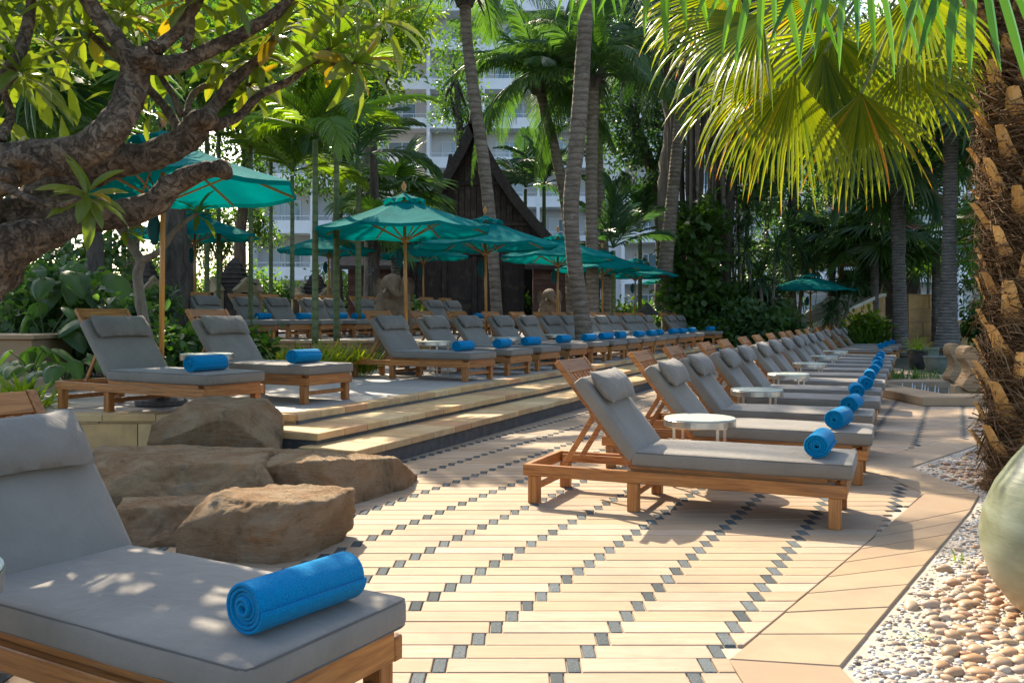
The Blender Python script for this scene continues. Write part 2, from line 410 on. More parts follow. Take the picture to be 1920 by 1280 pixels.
pb = MB(); pb.add([(-4.4, -1.2, -0.012), (9.2, -1.2, -0.012), (9.2, 36, -0.012), (-4.4, 36, -0.012)], [(0, 1, 2, 3)])
paving = struct('patio_paving', pb.me('patio_paving', MT['grout']))
planks = []; setts = []
PY0, PITCH, SHIFT, SPC, TW = 3.224, 0.134, 0.0660, 0.486, 0.050
for j in range(-10, 195):
    y0 = PY0 + j * PITCH; y1 = y0 + PITCH
    a0, a1 = gl(y0), gl(y1); b0, b1 = gr(y0), gr(y1)
    for i in range(-60, 26):
        x = 0.1985 + j * SHIFT + i * SPC
        if x + TW < max(a0, a1) or x > min(b0, b1) + 0.1: pass
        elif x > max(a0, a1) and x + TW < min(b0, b1): setts.append((x, x + TW, y0, y1))
        xl, xr = x + TW, x + SPC
        l0, l1 = max(xl, a0), max(xl, a1); r0, r1 = min(xr, b0), min(xr, b1)
        if r0 - l0 < 0.02 or r1 - l1 < 0.02: continue
        planks.append((l0, l1, r0, r1, y0, y1))
def in_view(x, y, z=0, m=30):
    if y < 0.5: return False
    px = 960 + FPX * x / y; py = HOR + FPX * (CAMH - z) / y
    return -m < px < 1920 + m and py < 1280 + m
planks.sort(key=lambda p: (0 if in_view((p[0] + p[2]) / 2, p[4]) else 1, p[4]))
setts.sort(key=lambda p: (0 if in_view(p[0], p[2]) else 1, p[2]))
gq = 0.0028
rest = MB()
for k, (l0, l1, r0, r1, y0, y1) in enumerate(planks):
    jz = random.uniform(-0.0012, 0.0012)
    V, F = prism([(l0 + gq, y0 + 0.002), (r0 - gq, y0 + 0.002), (r1 - gq, y1 - 0.002), (l1 + gq, y1 - 0.002)], -0.03, 0.0 + jz, 0.003)
    if k < 300: link('plank', mesh('plank', V, F, MT['sand'], tint=np.full(len(V), random.random())), paving)
    else: rest.add(V, F, random.random())
tag(rest.obj('planks_beyond', MT['sand'], paving, tint=True), kind='stuff')
rest = MB()
for k, (x0, x1, y0, y1) in enumerate(setts):
    V, F = prism([(x0 + 0.003, y0 + 0.004), (x1 - 0.003, y0 + 0.004), (x1 - 0.003, y1 - 0.004), (x0 + 0.003, y1 - 0.004)], -0.03, -0.0005 + random.uniform(-0.001, 0.001), 0.003)
    if k < 300: link('sett', mesh('sett', V, F, MT['tile']), paving)
    else: rest.add(V, F)
tag(rest.obj('setts_beyond', MT['tile'], paving), kind='stuff')
# slab border beside the gravel
def along(pts, s):
    for (x0, y0), (x1, y1) in zip(pts[:-1], pts[1:]):
        L = math.hypot(x1 - x0, y1 - y0)
        if s <= L: return np.array((x0 + (x1 - x0) * s / L, y0 + (y1 - y0) * s / L))
        s -= L
    return np.array(pts[-1])
def border():
    for k in range(len(BED) - 1):
        a0, a1, b0, b1 = [np.array(q) for q in (INN[k], INN[k + 1], BED[k], BED[k + 1])]
        L = np.linalg.norm(b1 - b0); n = max(1, round(L / 0.42))
        for i in range(n):
            f0, f1 = i / n, (i + 1) / n
            q = [a0 + (a1 - a0) * f0, b0 + (b1 - b0) * f0, b0 + (b1 - b0) * f1, a0 + (a1 - a0) * f1]
            c = sum(q) / 4; q = [c + (p - c) * (1 - 0.004 / max(0.1, np.linalg.norm(p - c))) for p in q]
            V, F = prism([tuple(p) for p in q], -0.06, 0.001 + random.uniform(-0.001, 0.001), 0.004)
            if c[1] > 0.8: link('slab', mesh('slab', V, F, MT['slab']), paving)
border()
# terrace body: one block, its top the slate paving; steps in front
ter = MB()
tp = [sp(1.08, 0.06), sp(1.08, 34)]
TL = [(-13, 8.20), (-1.93, 8.20), tuple(tp[1]), (-13, 40)]
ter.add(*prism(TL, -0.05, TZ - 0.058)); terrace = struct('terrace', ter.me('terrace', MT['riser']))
tt = MB(); tt.add(*prism([(-13, 8.39), (-1.98, 8.39), tuple(sp(1.2, 34)), (-13, 40)], TZ - 0.052, TZ - 0.002)); link('terrace_paving', tt.me('terrace_paving', MT['terrace']), terrace)
steps = MB()
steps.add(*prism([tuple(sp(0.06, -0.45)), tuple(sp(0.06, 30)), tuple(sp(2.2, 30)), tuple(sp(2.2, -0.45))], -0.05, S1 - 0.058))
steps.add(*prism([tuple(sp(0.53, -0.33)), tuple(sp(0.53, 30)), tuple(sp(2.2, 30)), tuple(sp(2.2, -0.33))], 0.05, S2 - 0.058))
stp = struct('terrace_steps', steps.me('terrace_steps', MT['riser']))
def coping_row(parent, p0, p1, depth, z0, z1, L=0.36, back=(-0.92, 0.391), lim=300):
    p0 = np.array(p0); p1 = np.array(p1); d = p1 - p0; T = np.linalg.norm(d); d = d / T; b = np.array(back); s = 0; n = 0
    far = MB(); nf = 0
    while s < T - 0.05:
        l = min(L * random.uniform(0.88, 1.12), T - s); q = [p0 + d * (s + 0.004), p0 + d * (s + l - 0.004)]
        q += [q[1] + b * depth, q[0] + b * depth]
        if np.cross(q[1] - q[0], q[2] - q[1]) < 0: q = q[::-1]
        dz = random.uniform(-0.0015, 0.0015)
        V, F = prism([tuple(x) for x in q], z0 + dz, z1 + dz, 0.006)
        if n < lim: link('stone', mesh('stone', V, F, MT['coping']), parent)
        else: far.add(V, F, random.random()); nf += 1
        s += l; n += 1
    if nf: tag(far.obj('stones_beyond', MT['coping'], parent, tint=True), kind='stuff')
coping_row(stp, sp(0.03, -0.50), sp(0.03, 17), 0.56, S1 - 0.058, S1, 0.40, lim=42)
coping_row(stp, sp(0.50, -0.36), sp(0.50, 18), 0.60, S2 - 0.058, S2, 0.38, lim=46)
coping_row(terrace, sp(1.04, 0.11), sp(1.04, 21), 0.17, TZ - 0.058, TZ + 0.002, 0.36, lim=55)
coping_row(terrace, (-7.5, 8.16), (-1.95, 8.16), 0.24, TZ - 0.058, TZ + 0.004, 0.55, back=(0, 1))
# low kerb and path behind the first loungers at the left
kb = MB(); kb.add(*box(-14, -5.2, 10.55, 10.9, TZ - 0.01, TZ + 0.16, 0.01)); 
tag(kb.obj('garden_kerb', MT['slab']), 'low sandstone kerb along the planting behind the left terrace loungers', 'kerb')
# soil beds
def bed(name, pts, z, m): s = MB(); s.add(*prism(pts, z - 0.2, z)); return struct(name, s.me(name, m))
bed('planting_soil', [(-14, 10.9), (-4.9, 10.9), (-3.2, 13.4), (-4.2, 17.3), (-14, 17.3)], TZ + 0.06, MT['soil'])
# upper terrace behind a low stone wall
UZ = 0.77
up = MB(); up.add(*prism([(-16, 17.6), (0.5, 17.6), (1.2, 20), (4, 34), (-16, 34)], TZ - 0.02, UZ - 0.05)); 
upper = struct('upper_terrace', up.me('upper_terrace', MT['wallblock']))
up = MB(); up.add(*prism([(-16, 17.75), (0.4, 17.75), (1.0, 20), (3.9, 34), (-16, 34)], UZ - 0.05, UZ - 0.003)); link('upper_paving', up.me('upper_paving', MT['terrace']), upper)
def wall_courses(parent, p0, p1, z0, z1, hc=0.15, L=0.38, gap=0.006, proud=0.03, name='stone', mat='wallblock', back=(0, 1)):
    p0 = np.array(p0, float); p1 = np.array(p1, float); d = (p1 - p0); T = np.linalg.norm(d); d /= T; n = np.array(back, float); z = z0; r = 0
    while z < z1 - 0.01:
        s = -L * (0.5 if r % 2 else 0); h = min(hc, z1 - z)
        while s < T:
            l = L * random.uniform(0.8, 1.25); a, b = max(s, 0), min(s + l, T)
            if b - a > 0.05:
                o = random.uniform(0, 0.012)
                q = [p0 + d * (a + gap) - n * (proud + o), p0 + d * (b - gap) - n * (proud + o), p0 + d * (b - 0.004) + n * 0.02, p0 + d * (a + 0.004) + n * 0.02]
                if np.cross(q[1] - q[0], q[2] - q[1]) < 0: q = q[::-1]
                V, F = prism([tuple(x) for x in q], z + gap * 0.7, z + h - gap * 0.7, 0.004)
                link(name, mesh(name, V, F, MT[mat]), parent)
            s += l
        z += h; r += 1
wall_courses(upper, (-5.8, 17.6), (0.5, 17.6), TZ, UZ - 0.05, 0.13, 0.36)
coping_row(upper, (-6.2, 17.52), (0.55, 17.52), 0.3, UZ - 0.05, UZ + 0.003, 0.5, back=(0, 1))
coping_row(terrace, (1.45, 21.6), (8.0, 36), 0.3, TZ - 0.058, TZ + 0.15, 0.8, lim=20)
wall_courses(terrace, (-6.6, 8.20), (-1.95, 8.20), -0.03, TZ - 0.060, 0.32, 0.6, 0.004, 0.012, 'stone', 'coping')
# gravel bed with white chippings and river pebbles
gb = MB(); o = BED[0:]
for q in ([(1.20, -1), (9, -1), (9, 3.281), (1.20, 3.281)], [(1.20, 3.281), (9, 3.281), (9, 5.93), (3.015, 5.93)], [(3.015, 5.93), (9, 5.93), (9, 6.4), (3.31, 6.4)], [(3.31, 6.4), (9, 6.4), (9, 7.575), (3.34, 7.575)], [(3.34, 7.575), (9, 7.575), (9, 8.85), (4.54, 8.85)]):
    gb.add(*prism(q, -0.055, -0.034))
gravel = struct('gravel_bed', gb.me('gravel_bed', MT['gravelbase']))
def stone_unit(seed, sub=1):
    bm = bmesh.new(); bmesh.ops.create_icosphere(bm, subdivisions=sub, radius=1)
    for v in bm.verts: v.co *= 1 + 0.22 * noise.noise(v.co * 1.3 + Vector((seed * 3.1, 0, 0)))
    V = np.array([v.co[:] for v in bm.verts]); F = np.array([[v.index for v in f.verts] for f in bm.faces]); bm.free(); return V, F
def in_bed(x, y):
    if y > 8.8: return False
    return x > gx(y, BED) + 0.02
# chippings: one mass
def chips(n, ymax, smin, smax, xr=(1.2, 6), ymin=1.6):
    U, FF = stone_unit(1, 1); U = U[:12]; bm = bmesh.new(); bmesh.ops.create_icosphere(bm, subdivisions=1, radius=1)
    U = np.array([v.co[:] for v in bm.verts]); FF = np.array([[v.index for v in f.verts] for f in bm.faces]); bm.free()
    pts = []
    while len(pts) < n:
        y = ymin + (ymax - ymin) * rng.random() ** 1.6; x = rng.uniform(*xr)
        if in_bed(x, y) and in_view(x, y, 0, 200): pts.append((x, y))
    P = np.array(pts); s = rng.uniform(smin, smax, n)
    sc = np.stack([s * rng.uniform(0.8, 1.5, n), s * rng.uniform(0.8, 1.3, n), s * rng.uniform(0.5, 0.9, n)], 1); a = rng.uniform(0, 6.28, n)
    V = U[None] * sc[:, None] * (1 + rng.uniform(-0.25, 0.25, (n, len(U), 1)))
    ca, sa = np.cos(a)[:, None], np.sin(a)[:, None]
    X = V[..., 0] * ca - V[..., 1] * sa + P[:, 0:1]; Y = V[..., 0] * sa + V[..., 1] * ca + P[:, 1:2]; Z = V[..., 2] + (-0.034 + 0.4 * sc[:, 2] + rng.random(n) * 0.020)[:, None]
    VV = np.stack([X, Y, Z], 2).reshape(-1, 3); FA = (FF[None] + (np.arange(n) * len(U))[:, None, None]).reshape(-1, 3)
    return VV, FA, np.repeat(rng.random(n), len(U))
def chipmat():
    t = NT('white_chippings'); a = t.n('ShaderNodeAttribute', attribute_name='tint')
    col = t.ramp(a.outputs['Fac'], [(0.0, (0.12, 0.09, 0.065)), (0.15, (0.25, 0.21, 0.17)), (0.5, (0.40, 0.37, 0.32)), (1.0, (0.60, 0.58, 0.53))])
    return t.done(t.pbsdf(col, 0.9, None, 0, 0.15))
MT['chip'] = chipmat()
V, F, T = chips(52000, 8.8, 0.0065, 0.0135); tag(link('white_chippings', mesh('white_chippings', V, F, MT['chip'], tint=T), gravel), kind='stuff')
def pebmat():
    t = NT('river_pebbles'); oi = t.n('ShaderNodeObjectInfo'); a = t.n('ShaderNodeAttribute', attribute_name='tint')
    r = t.math('FRACT', t.math('ADD', t.math('MULTIPLY', oi.outputs['Random'], 9.7), a.outputs['Fac']))
    col = t.ramp(r, [(0, (0.33, 0.17, 0.07)), (0.15, (0.40, 0.27, 0.15)), (0.3, (0.27, 0.11, 0.04)), (0.42, (0.46, 0.38, 0.28)), (0.58, (0.36, 0.19, 0.08)), (0.7, (0.24, 0.19, 0.14)), (0.84, (0.40, 0.30, 0.19)), (1, (0.30, 0.20, 0.11))])
    n = t.noise(t.co(rnd=True), 14, 5, 0.7, 1); col = t.mix(t.math('MULTIPLY', t.ramp(n, [(0.45, (0, 0, 0)), (0.6, (1, 1, 1))]), 0.4), col, (0.34, 0.20, 0.10))
    return t.done(t.pbsdf(col, 0.5, t.bump(t.noise(t.co(rnd=True), 50, 4), 0.2, 0.003), 0, 0.45))
MT['pebble'] = pebmat()
PV = [mesh('pebble', *stone_unit(k, 2), MT['pebble'], smooth=True) for k in range(8)]
def peb_density(x, y):
    # pebbles gather round the jar and the palm
    e = x - gx(y, BED)
    a = noise.noise(Vector((x * 1.1, y * 1.1, 3))) 
    return e + 0.28 * a - (0.27 if y < 3.5 else 0.20 if y < 4.6 else 0.24)
pebs = []; cells = {}
for _ in range(90000):
    y = 1.9 + 6.9 * random.random() ** 1.5; x = random.uniform(1.2, 1.2 + 0.6 * y)
    if not in_bed(x - 0.06, y) or not in_view(x, y, 0, 120): continue
    d = peb_density(x, y)
    if d < 0 and random.random() > 0.006: continue
    if math.hypot(x - 2.30, y - 3.8) < 0.18: continue
    s = random.uniform(0.019, 0.036) * (1.2 if random.random() < .12 else 1); ci, cj = int(x / 0.1), int(y / 0.1)
    if any(abs(x - q[0]) < (s + q[2]) * 0.92 and abs(y - q[1]) < (s + q[2]) * 0.70 for i in (-1, 0, 1) for j in (-1, 0, 1) for q in cells.get((ci + i, cj + j), ())): continue
    pebs.append((x, y, s)); cells.setdefault((ci, cj), []).append(pebs[-1])
pebs.sort(key=lambda q: (0 if in_view(q[0], q[1], 0, 0) else 1, q[1]))
rest = MB(); U, FF = stone_unit(3, 1)
for k, (x, y, s) in enumerate(pebs):
    sc = (s * random.uniform(1.0, 1.5), s * random.uniform(0.75, 1.0), s * random.uniform(0.5, 0.75)); a = random.uniform(-0.9, 0.9)
    z = -0.022 + sc[2] * 0.75
    if k < 300: link('pebble', PV[k % 8], gravel, (x, y, z), (random.uniform(-.2, .2), random.uniform(-.25, .25), a), sc)
    else:
        M = Matrix.Translation((x, y, z)) @ Matrix.Rotation(a, 4, 'Z') @ Matrix.Diagonal((*sc, 1)); rest.add(xf(U, M), FF, random.random())
o = rest.obj('pebbles_beyond', MT['pebble'], gravel, smooth=True, tint=True); tag(o, kind='stuff')
# a second, upper layer of chips thrown between the pebbles is left out: the bed is level
# ================================================================ LOUNGERS
LL, LW = 2.06, 0.70
def make_lounger():
    r = empty('sun_lounger')
    T, TL2 = MT['teak'], MT['teak_leg']
    def part(name, V, F, m, smooth=False): return link(name, mesh(name, V, F, m, smooth), r)
    FX = 0.76                                       # where the back folds
    for y in (0.02, LW - 0.02):
        m = MB(); m.add(*box(0.0, LL, y - 0.02, y + 0.02, 0.185, 0.262, 0.004)); part('side_rail', m.v[0], m.f, T)
        yi = y + (0.033 if y < 0.3 else -0.033)
        m = MB(); m.add(*box(FX - 0.02, LL - 0.11, yi - 0.013, yi + 0.013, 0.225, 0.292, 0.003)); part('inner_rail', m.v[0], m.f, T)
        m = MB(); m.add(*box(0.05, FX - 0.02, yi - 0.012, yi + 0.012, 0.19, 0.245, 0.003)); part('track_rail', m.v[0], m.f, T)
    for x in (0.02, LL - 0.02): m = MB(); m.add(*box(x - 0.02 + (0.0015 if x < 1 else 0), x + 0.0185, 0.0405, LW - 0.0405, 0.187, 0.262 if x < 1 else 0.290, 0.003)); part('end_rail', m.v[0], m.f, MT['teak_y'])
    for x in (0.07, FX, LL - 0.07):
        for y in (0.038, LW - 0.038):
            m = MB(); m.add(*box(x - 0.036, x + 0.036, y - 0.034, y + 0.034, 0.0, 0.1848, 0.004)); part('leg', m.v[0], m.f, TL2)
        m = MB(); m.add(*box(x - 0.013, x + 0.013, 0.073, LW - 0.073, 0.085, 0.125, 0.003)); part('stretcher', m.v[0], m.f, T)
    # seat slats under the cushion
    for k in range(9):
        x = FX + 0.05 + k * 0.14; m = MB(); m.add(*box(x, x + 0.07, 0.07, LW - 0.07, 0.272, 0.290, 0.002)); part('slat', m.v[0], m.f, MT['teak_y'])
    A = R(180 - 52); bl = 0.865; ca, sa = math.cos(A), math.sin(A); px, pz = FX - 0.01, 0.272
    def B(s, y, n): return (px + s * ca + n * sa, y, pz + s * sa - n * ca)      # along the back, across, towards the sitter
    def bbox(s0, s1, y0, y1, n0, n1, b=0.003):
        V, F = box(s0, s1, y0, y1, n0, n1, b); return [B(*v) for v in V], [tuple(reversed(f)) for f in F]
    for y in (0.06, LW - 0.10): V, F = bbox(-0.02, bl, y, y + 0.04, -0.02, 0.02); part('back_stile', V, F, T)
    V, F = bbox(bl - 0.105, bl + 0.0, 0.1015, LW - 0.1015, -0.018, 0.014); part('headboard', V, F, MT['teak_y'])
    for k in range(7):
        y = 0.135 + k * 0.068; V, F = bbox(0.0, bl - 0.108, y, y + 0.038, -0.008, 0.010); part('slat', V, F, T)
    for y in (0.16, LW - 0.18):
        V, F = bar(B(0.44, y, -0.03), (0.24, y, 0.25), 0.022, 0.035); part('prop', V, F, T)
    V, F = bbox(0.42, 0.46, 0.11, LW - 0.11, -0.045, -0.021); part('prop_bar', V, F, T)
    # cushions
    V, F = rbox(((LL - FX + 0.04) / 2, LW / 2 - 0.01, 0.048), 0.024, (16, 9, 1), (0.004, 0.004, 0.012), 1, 0.003)
    V = V + np.array(((LL + FX + 0.02) / 2, LW / 2, 0.341)); sc_ = part('seat_cushion', V, F, MT['cushion'], True)
    x0, x1, y0, y1 = (FX - 0.01) + 0.006, LL + 0.03 - 0.004, 0.016, LW - 0.016
    for zz_ in (0.3805, 0.3015):
        P = [(x0 + .03, y0, zz_), (x1 - .03, y0, zz_), (x1 - .006, y0 + .006, zz_), (x1, y0 + .03, zz_), (x1, y1 - .03, zz_), (x1 - .006, y1 - .006, zz_), (x1 - .03, y1, zz_), (x0 + .03, y1, zz_), (x0 + .006, y1 - .006, zz_), (x0, y1 - .03, zz_), (x0, y0 + .03, zz_), (x0 + .006, y0 + .006, zz_), (x0 + .03, y0, zz_)]
        link('piping', mesh('piping', *tube(P, 0.0042, 6, cap=False), MT['piping'], True), sc_)
    V, F = rbox((0.315, LW / 2 - 0.012, 0.043), 0.022, (8, 8, 1), (0.004, 0.004, 0.010), 5, 0.003)
    V = np.array([B(v[0] + 0.315 + 0.045, v[1] + LW / 2, v[2] + 0.056) for v in V]); F = [tuple(reversed(f)) for f in F]; part('back_cushion', V, F, MT['cushion'], True)
    # pillow hung over the top of the back cushion
    nx, ny = 12, 20; V = []; F = []
    for sgn in (1, -1):
        for i in range(nx + 1):
            for j in range(ny + 1):
                a, b = i / nx * 2 - 1, j / ny * 2 - 1
                th = 0.064 * (max(0, 1 - abs(a) ** 2.2) ** 0.72) * (max(0, 1 - abs(b) ** 3.4) ** 0.55)
                pin = 1 + 0.10 * b * b
                s = 0.545 + a * 0.118 * (1 - 0.10 * (1 - b * b) * 0) * pin; y = LW / 2 + b * 0.295 * (1 - 0.04 * (1 - a * a) * -1)
                w = 0.006 * noise.noise(Vector((a * 2, b * 4, sgn)))
                V.append(B(s, y, 0.148 + sgn * th + w))
    n1 = (nx + 1) * (ny + 1)
    for s in range(2):
        for i in range(nx):
            for j in range(ny):
                q = [s * n1 + i * (ny + 1) + j, s * n1 + (i + 1) * (ny + 1) + j, s * n1 + (i + 1) * (ny + 1) + j + 1, s * n1 + i * (ny + 1) + j + 1]
                F.append(tuple(q) if s else tuple(reversed(q)))
    me = mesh('pillow', V, F, MT['pillow'], True)
    bm = bmesh.new(); bm.from_mesh(me); bmesh.ops.remove_doubles(bm, verts=bm.verts, dist=0.0008); bmesh.ops.recalc_face_normals(bm, faces=bm.faces); bm.to_mesh(me); bm.free()
    link('pillow', me, r)
    return r
lproto = make_lounger(); freeze_kids(lproto)
def make_towel():
    # a terry towel rolled up: spiral sheet with soft ends
    V = []; F = []; N = 150; turns = 5.0; Lh = 0.20; r0, r1 = 0.010, 0.076; th = 0.0118
    for i in range(N + 1):
        t = i / N; a = t * turns * 2 * math.pi; r = r0 + (r1 - r0) * t
        wob = 1 + 0.05 * math.sin(a * 1.0 + 1) * (1 - t * 0.6) + 0.03 * noise.noise(Vector((t * 14, 0, 0)))
        for (rr, yy) in ((r - th / 2, -Lh), (r + th / 2 - 0.003, -Lh), (r + th / 2, -Lh + 0.006), (r + th / 2, 0), (r + th / 2, Lh - 0.006), (r + th / 2 - 0.003, Lh), (r - th / 2, Lh)):
            q = rr * wob; off = 0.010 * math.sin(t * 9) * (1 - t) if abs(yy) > Lh * 0.9 else 0
            V.append((q * math.cos(a), yy + off * (1 if yy > 0 else -1), q * math.sin(a) * 0.94))
    for i in range(N):
        for k in range(7): k2 = (k + 1) % 7; F.append((i * 7 + k, i * 7 + k2, (i + 1) * 7 + k2, (i + 1) * 7 + k))
    F.append(tuple(range(7))); F.append(tuple(reversed([N * 7 + k for k in range(7)])))
    me = mesh('towel_roll', V, F, MT['towel'], True)
    bm = bmesh.new(); bm.from_mesh(me); bmesh.ops.recalc_face_normals(bm, faces=bm.faces); bm.to_mesh(me); bm.free()
    return me
towel_me = make_towel()
used = [False]
def place_lounger(org, ang, z, label, group):
    """org: ground point of the near head corner"""
    if not used[0]: o = lproto; used[0] = True
    else: o = copy_tree(lproto)
    j = 0 if 'left foreground' in label else random.uniform(-0.035, 0.035)
    o.location = (org[0] + 0.9 * j, org[1] - 0.4 * j, z); o.rotation_euler = (0, 0, R(ang)); return tag(o, label, 'sun lounger', group)
def place_towel(org, ang, z, label, lx=1.80, ly=0.34, turn=0.0, group='rolled blue towels on the loungers'):
    a = R(ang); p = Vector((org[0], org[1], z)) + Vector((lx * math.cos(a) - ly * math.sin(a), lx * math.sin(a) + ly * math.cos(a), 0.401 + 0.0715))
    o = link('towel_roll', towel_me, None, p, (0, random.uniform(-0.9, 0.5) if lx != 1.94 else 0.0, a + R(turn))); return tag(o, label, 'towel', group)
def vv(ang): return np.array((math.cos(R(ang)), math.sin(R(ang))))
# side tables
def make_table():
    r = empty('side_table')
    link('table_top', mesh('table_top', *lathe([(0.05, 0.494), (0.25, 0.494), (0.262, 0.497), (0.262, 0.503), (0.258, 0.506), (0.05, 0.507)], 40), MT['glasstop']), r)
    link('rim', mesh('rim', *lathe([(0.250, 0.44), (0.2635, 0.44), (0.2655, 0.445), (0.2655, 0.492), (0.2635, 0.4935), (0.250, 0.4935)], 40), MT['metal']), r)
    for k in range(4):
        a = R(30 + 90 * k)
        link('leg', mesh('leg', *box(0.225 * math.cos(a) - 0.011, 0.225 * math.cos(a) + 0.011, 0.225 * math.sin(a) - 0.011, 0.225 * math.sin(a) + 0.011, 0, 0.4395 + 0.0, 0.002), MT['metal']), r)
    for k in range(2):
        a, b = R(30 + 90 * k), R(210 + 90 * k); z = 0.07 + 0.012 * k
        V, F = bar((0.22 * math.cos(a), 0.22 * math.sin(a), z), (0.22 * math.cos(b), 0.22 * math.sin(b), z), 0.010, 0.010, 0.001); link('brace', mesh('brace', V, F, MT['metal']), r)
    return r
tproto = make_table(); freeze_kids(tproto); tused = [False]
def place_table(p, z, label):
    o = tproto if not tused[0] else copy_tree(tproto); tused[0] = True
    o.location = (p[0], p[1], z); o.rotation_euler = (0, 0, R(random.uniform(-15, 15))); return tag(o, label, 'side table', 'round side tables between the loungers')
# the long row on the patio at the right
RA = -23.6; R0 = np.array((0.101, 6.12)); TS = [0, 1.55, 2.85, 4.3, 5.55, 7.0, 8.35, 9.8, 11.15, 12.5, 13.8, 15.2]
rows = []
for i, t in enumerate(TS):
    o = R0 + UD * t
    lab = ['lounger nearest the camera in the sunny patio row, its whole slatted frame in view', 'second lounger of the sunny patio row, just behind the round side table'][i] if i < 2 else f'{ORD[i]} lounger from the near end of the long sunny patio row'
    if i == len(TS) - 1: lab = 'lounger at the far end of the long sunny patio row'
    place_lounger(o, RA + random.uniform(-0.8, 0.8), 0, lab, 'loungers in the long row on the sunny patio')
    tl = f'blue towel roll on the {ORD[i] if i else "nearest"} lounger of the long sunny patio row'
    if i < 11: place_towel(o, RA, 0, tl, 1.88 + random.uniform(-0.03, 0.03), 0.31 + random.uniform(-0.03, 0.04), random.uniform(-7, 7))
for k, (a, lab) in enumerate(((0, 'sunlit round side table between the two nearest loungers of the patio row'), (2, 'round side table behind the third lounger of the patio row'),
                 (4, 'round side table behind the fifth lounger of the patio row'), (6, 'round side table behind the seventh lounger of the patio row'), (8, 'round side table behind the ninth lounger of the patio row'), (10, 'farthest round side table of the patio row'))):
    m = (TS[a] + LW + TS[a + 1]) / 2; p = R0 + UD * m + vv(RA) * 0.93; place_table(p, 0, lab)
# loungers past the end of the row, beyond the far parasol side
for i, (px, Y) in enumerate(((1512, 23.6), (1531, 25.2), (1550, 27.0))):
    o = (WX(px, Y), Y); place_lounger(o, -20, 0, ['closest', 'middle', 'farthest'][i] + ' of three loungers under the lone parasol past the patio row', 'three loungers under the lone far parasol')
    place_towel(o, -20, 0, 'blue towel roll on the ' + ['closest', 'middle', 'farthest'][i] + ' of three loungers under the lone parasol')
# lower terrace loungers at the top of the steps
AA = -30.0; va = vv(AA)
def near_org(foot): return np.array(foot) - va * LL
A2f = np.array((-2.06, 9.08)); A1f = A2f - UD * 1.47
for f, lab, tl, lx in ((A1f, 'grey lounger on the terrace right behind the topmost boulder', 'blue towel roll on the terrace lounger behind the topmost boulder', 1.83), (A2f, 'terrace lounger between the side table and the yellow-green grasses, pillow half in sun', 'blue towel roll on the terrace lounger beside the yellow-green grasses', 1.80)):
    place_lounger(near_org(f), AA, TZ, lab, 'two loungers on the terrace behind the boulders'); place_towel(near_org(f), AA, TZ, tl, lx - 0.02, 0.27, 4)
place_table((A1f + UD * 1.1 - va * 1.05), TZ, 'round side table between the two terrace loungers behind the boulders')
Bf = np.array((-0.578, 12.14)); BT = [0, 1.27, 2.5, 4.0, 5.2, 6.4, 7.6, 8.7, 9.8, 10.9, 12.1, 13.1, 14.3, 16.9, 18.2]
for i, t in enumerate(BT):
    f = Bf + UD * t; o = near_org(f)
    lab = f'{ORD[i]} lounger from the near end of the terrace row above the steps' if i else 'nearest lounger of the terrace row above the steps, without a towel gap beside it'
    if i == 0: lab = 'first whole lounger above the steps, its back in front of the elephant statue'
    if i == len(BT) - 1: lab = 'farthest lounger of the terrace row above the steps, by the dark shrubs'
    place_lounger(o, AA + random.uniform(-1, 1), TZ, lab, 'loungers in the terrace row above the steps')
    place_towel(o, AA, TZ, f'blue towel roll on the {ORD[i]} lounger of the terrace row above the steps', 1.80 + random.uniform(-0.05, 0.05), 0.27 + random.uniform(-0.03, 0.05), random.uniform(-6, 6))
for i, k in enumerate((0, 2, 4, 6, 8)):
    f = Bf + UD * (BT[k] + LW + BT[k + 1]) / 2; place_table(f - va * 1.15, TZ, ['side table behind the first whole lounger above the steps', 'side table between the third and fourth loungers above the steps', 'side table past the tall palm trunk in the terrace row', 'side table behind the seventh lounger above the steps', 'farthest side table of the terrace row'][i])
# upper terrace
for i, (px, Y) in enumerate(((318, 17.2), (402, 18.6), (458, 19.1), (528, 19.8), (566, 20.5), (632, 21.3), (666, 22.0), (762, 22.6), (800, 23.6))):
    o = np.array((WX(px, Y + 1.0) + 0.1, Y + 1.0)); W9 = ['lounger', 'second lounger', 'third lounger', 'fourth lounger', 'fifth lounger', 'sixth lounger', 'seventh lounger', 'eighth lounger', 'ninth lounger'][i]
    lab = 'leftmost lounger of the upper terrace row, without a towel' if i == 0 else f'{W9} from the left in the upper terrace row'
    place_lounger(o, AA, UZ, lab, 'loungers in the upper terrace row')
    if i: place_towel(o, AA, UZ, f'blue towel roll on the {W9} from the left on the upper terrace', 1.0 if i == 1 else 1.35, 0.30, 5)
# the big lounger cut by the lower left corner
FA = -30.0; Fo = np.array((-2.479, 3.291))
place_lounger(Fo, FA, 0, 'large grey lounger in the left foreground, cut off by the picture edge', 'loungers at the left edge')
place_towel(Fo, FA, 0, 'big blue towel roll on the lounger in the left foreground', 1.94, 0.36, -4, None)
tb = place_table((-1.70, 2.50), 0, 'round side table at the left picture edge beside the foreground lounger'); tb.scale = (1, 1, 1.10)

